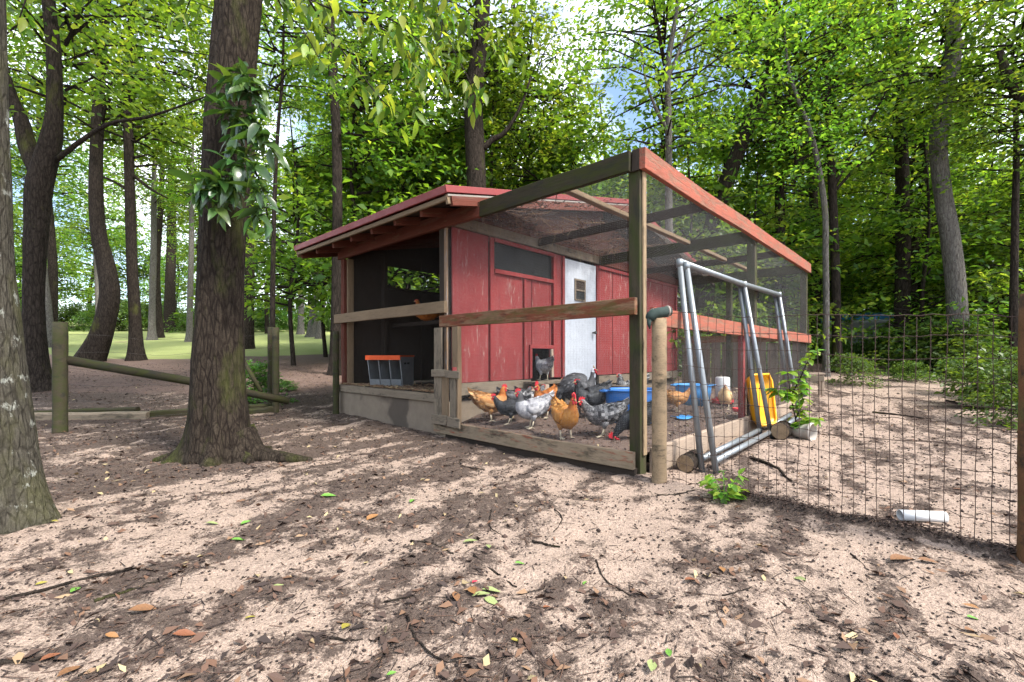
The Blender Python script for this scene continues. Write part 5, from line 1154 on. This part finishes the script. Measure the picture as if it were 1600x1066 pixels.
# single leaves that can be picked out
GL = {}
def ground_leaf(u, v_, colr, Lp, ang, label, W=.5):
    p = gnd(u, v_); L_ = Lp*.88/F*p.y; key = (colr, round(W, 2))
    if key not in GL:
        vv = []
        for (q, w) in [(0, .05), (.22, .75), (.5, 1), (.78, .62), (1, .04)]:
            for s in (-1, 0, 1): vv.append((q-.5, s*w*W/2, .06*math.cos(q*3)+abs(s)*.10*w+.03))
        GL[key] = mesh('fallen_leaf', vv, [(i*3+k, i*3+k+1, (i+1)*3+k+1, (i+1)*3+k) for i in range(4) for k in (0, 1)], LC[colr], True)
    p.z = gz(p.x, p.y)+.005
    tag(link('fallen_leaf', GL[key], None, p, (tr.uniform(-.2, .2), tr.uniform(-.2, .2), R(ang)), L_), label, 'leaf', 'fallen leaves')
for a in ((513, 781, 'green', 26, 20, 'bright green leaf on the sand right of the big trunk roots'), (331, 820, 'pale', 22, 10, 'pale green leaf below the big trunk'), (384, 816, 'green', 18, 60, 'green leaf just right of the pale leaf below the big trunk'),
          (372, 846, 'green', 22, 30, 'green leaf amid dark litter below the big trunk'), (85, 820, 'yellow', 14, 0, 'small yellow leaf at the foot of the lichen tree'), (65, 913, 'yellow', 16, 50, 'yellow leaf on the sand above the long stick'),
          (118, 921, 'green', 24, 100, 'small green leaf lying across the long stick at left'), (391, 961, 'yellow', 18, 40, 'yellow brown leaf in the lower left quarter'), (434, 917, 'pale', 20, 30, 'pale green leaf right of the lower left litter'),
          (288, 992, 'rust', 36, 25, 'rust coloured leaf low in the left quarter'), (110, 1047, 'brown', 42, 80, 'large brown leaf near the lower left corner'), (223, 956, 'brown', 44, 15, 'long curled brown leaf left of centre'),
          (79, 1030, 'rust', 30, 70, 'rust leaf by the lower left edge'), (175, 995, 'orange', 24, 0, 'orange yellow leaf near the lower left corner'), (582, 810, 'orange', 28, 60, 'orange leaf standing out on the sand left of centre'),
          (644, 791, 'green', 18, 80, 'small green leaf in front of the slatted gate'), (735, 853, 'pale', 26, 10, 'pale green leaf left of a pair in the middle of the sand'), (763, 860, 'pale', 20, 100, 'pale green leaf right of a pair in the middle of the sand'),
          (812, 880, 'green', 20, 20, 'green leaf on sand below the corner post'), (541, 973, 'yellow', 30, 80, 'yellow leaf tuft low left of centre'), (914, 908, 'green', 14, 60, 'tiny green leaf right of centre'),
          (854, 942, 'rust', 16, 30, 'small rust leaf beside a thin stick'), (1018, 1043, 'pale', 36, 70, 'large pale green leaf at the bottom edge'), (1045, 1019, 'green', 24, 80, 'bright green leaf above the large pale leaf at bottom'),
          (1249, 905, 'pale', 24, 120, 'half green half brown leaf alone on the right sand'), (1409, 876, 'brown', 46, 8, 'big curled brown leaf below the fence wire'), (1450, 880, 'brown', 30, -20, 'dark brown leaf right of the big curled leaf'),
          (1517, 944, 'orange', 22, 140, 'orange leaf at the right, upper of three'), (1520, 958, 'green', 22, 0, 'green leaf at the right, middle of three'), (1517, 980, 'brown', 28, 10, 'brown leaf at the right, lowest of three'),
          (712, 938, 'brown', 30, 105, 'leftmost brown leaf of the leaf group in the foreground centre'), (738, 930, 'orange', 34, 110, 'tan leaf beside the pink petal'), (742, 916, 'red', 12, 40, 'pink red petal on the foreground leaf group'),
          (752, 934, 'pale', 34, 20, 'green leaf pointing left in the foreground leaf group'), (768, 940, 'pale', 32, -35, 'green leaf pointing down in the foreground leaf group'), (768, 926, 'pale', 34, 8, 'green leaf pointing right in the foreground leaf group'),
          (805, 1002, 'yellow', 16, 0, 'small yellow leaf low in the centre'), (612, 1050, 'green', 18, 30, 'green leaf at the bottom edge left of centre'), (1080, 912, 'rust', 26, 15, 'rust leaf on the right sand'), (1128, 893, 'orange', 22, 80, 'orange leaf on sand right of the weed'), (1400, 1000, 'rust', 20, 60, 'rust leaf low on the right')):
    ground_leaf(*a)
def stick(label, pix, wpx):
    P_ = [gnd(u, v_) for (u, v_) in pix]; r = wpx*.62/F*P_[0].y/2; b = P_[0].copy(); b.z = gz(b.x, b.y)
    q = [Vector((p.x, p.y, gz(p.x, p.y)+r*.7))-b for p in P_]; s_ = [np.array(p)+np.array([tr.gauss(0, r*.55), tr.gauss(0, r*.55), 0]) for p in spline(q, 3*len(q)+6)]
    m = MB(); m.tube(s_, [r*(1.1-.55*i/len(s_))*(1+.15*math.sin(i*2.3)) for i in range(len(s_))], 7); tag(m.build('fallen_stick', M['bark_dark'], None, True, loc=b), label, 'stick', 'fallen sticks')
for a in (('long bark-covered stick at the left edge of the foreground', [(-10, 948), (60, 925), (140, 905), (215, 885)], 9), ('reddish brown bark strip right of the long stick', [(146, 935), (195, 924), (260, 905)], 9), ('crooked forked stick low in the centre foreground', [(635, 960), (650, 995), (690, 1028), (728, 1033)], 6),
          ('straight dark stick in the centre of the sand', [(738, 872), (775, 890), (806, 910)], 6), ('dark twig bundle left of centre', [(640, 842), (670, 848), (708, 870)], 6), ('pale thin stick at the bottom left of centre', [(552, 1066), (585, 1035), (611, 1002)], 4),
          ('thin curved stick right of the foreground leaf group', [(775, 938), (815, 922), (852, 915)], 4), ('short thick twig above the curved stick', [(833, 848), (855, 856), (872, 860)], 6), ('thin dark twig curving down right of centre', [(930, 878), (945, 900), (985, 922), (1002, 925)], 4),
          ('dark stick in front of the bottom board', [(697, 728), (730, 729), (758, 732)], 4), ('thick dark stick lying beyond the wire fence', [(1172, 716), (1205, 732), (1236, 753)], 8), ('bent dark twig in front of the tan post', [(1026, 772), (1055, 772), (1084, 765)], 5),
          ('brown stick low at the left of centre', [(512, 990), (550, 996), (590, 998)], 6), ('thin looping twig on the sand left of the corner post', [(768, 800), (765, 822), (785, 836)], 3), ('curved twig below the run corner', [(866, 797), (878, 812), (868, 830), (852, 845)], 3),
          ('dark bark piece at the lower left edge', [(-5, 1045), (40, 1036), (85, 1026)], 11), ('grey stick near the lower left corner', [(120, 1055), (160, 1046)], 8), ('thin twig on the right foreground sand', [(1128, 932), (1160, 930), (1175, 926)], 4), ('slim twig pointing down on the right sand', [(1205, 936), (1236, 952)], 3),
          ('long root across the ground beyond the wire fence', [(1362, 645), (1400, 650), (1455, 655)], 5), ('crooked root near the brown post beyond the fence', [(1480, 628), (1530, 640), (1580, 642)], 7), ('thin stick left of the fence wire', [(1330, 862), (1356, 886)], 4), ('dark stick along the run front', [(600, 935), (640, 931), (648, 930)], 5)):
    stick(*a)

# things that share a description are told apart by their order from the left
ORD = ['leftmost', 'second from left', 'third from left', 'fourth from left', 'fifth from left', 'sixth from left', 'seventh from left', 'eighth from left', 'ninth from left', 'tenth from left', 'eleventh from left', 'twelfth from left', 'thirteenth from left', 'fourteenth from left', 'fifteenth from left', 'sixteenth from left']
bylab = {}
for o in scene.objects:
    if o.parent is None and 'label' in o and 'group' in o: bylab.setdefault(o['label'], []).append(o)
for lab, os_ in bylab.items():
    if 1 < len(os_) <= 16:
        for k, o in enumerate(sorted(os_, key=lambda q: q.location.x/max(q.location.y, .1))):
            o['label'] = lab+', '+(ORD[k] if k < len(os_)-1 or k == 0 else 'rightmost')
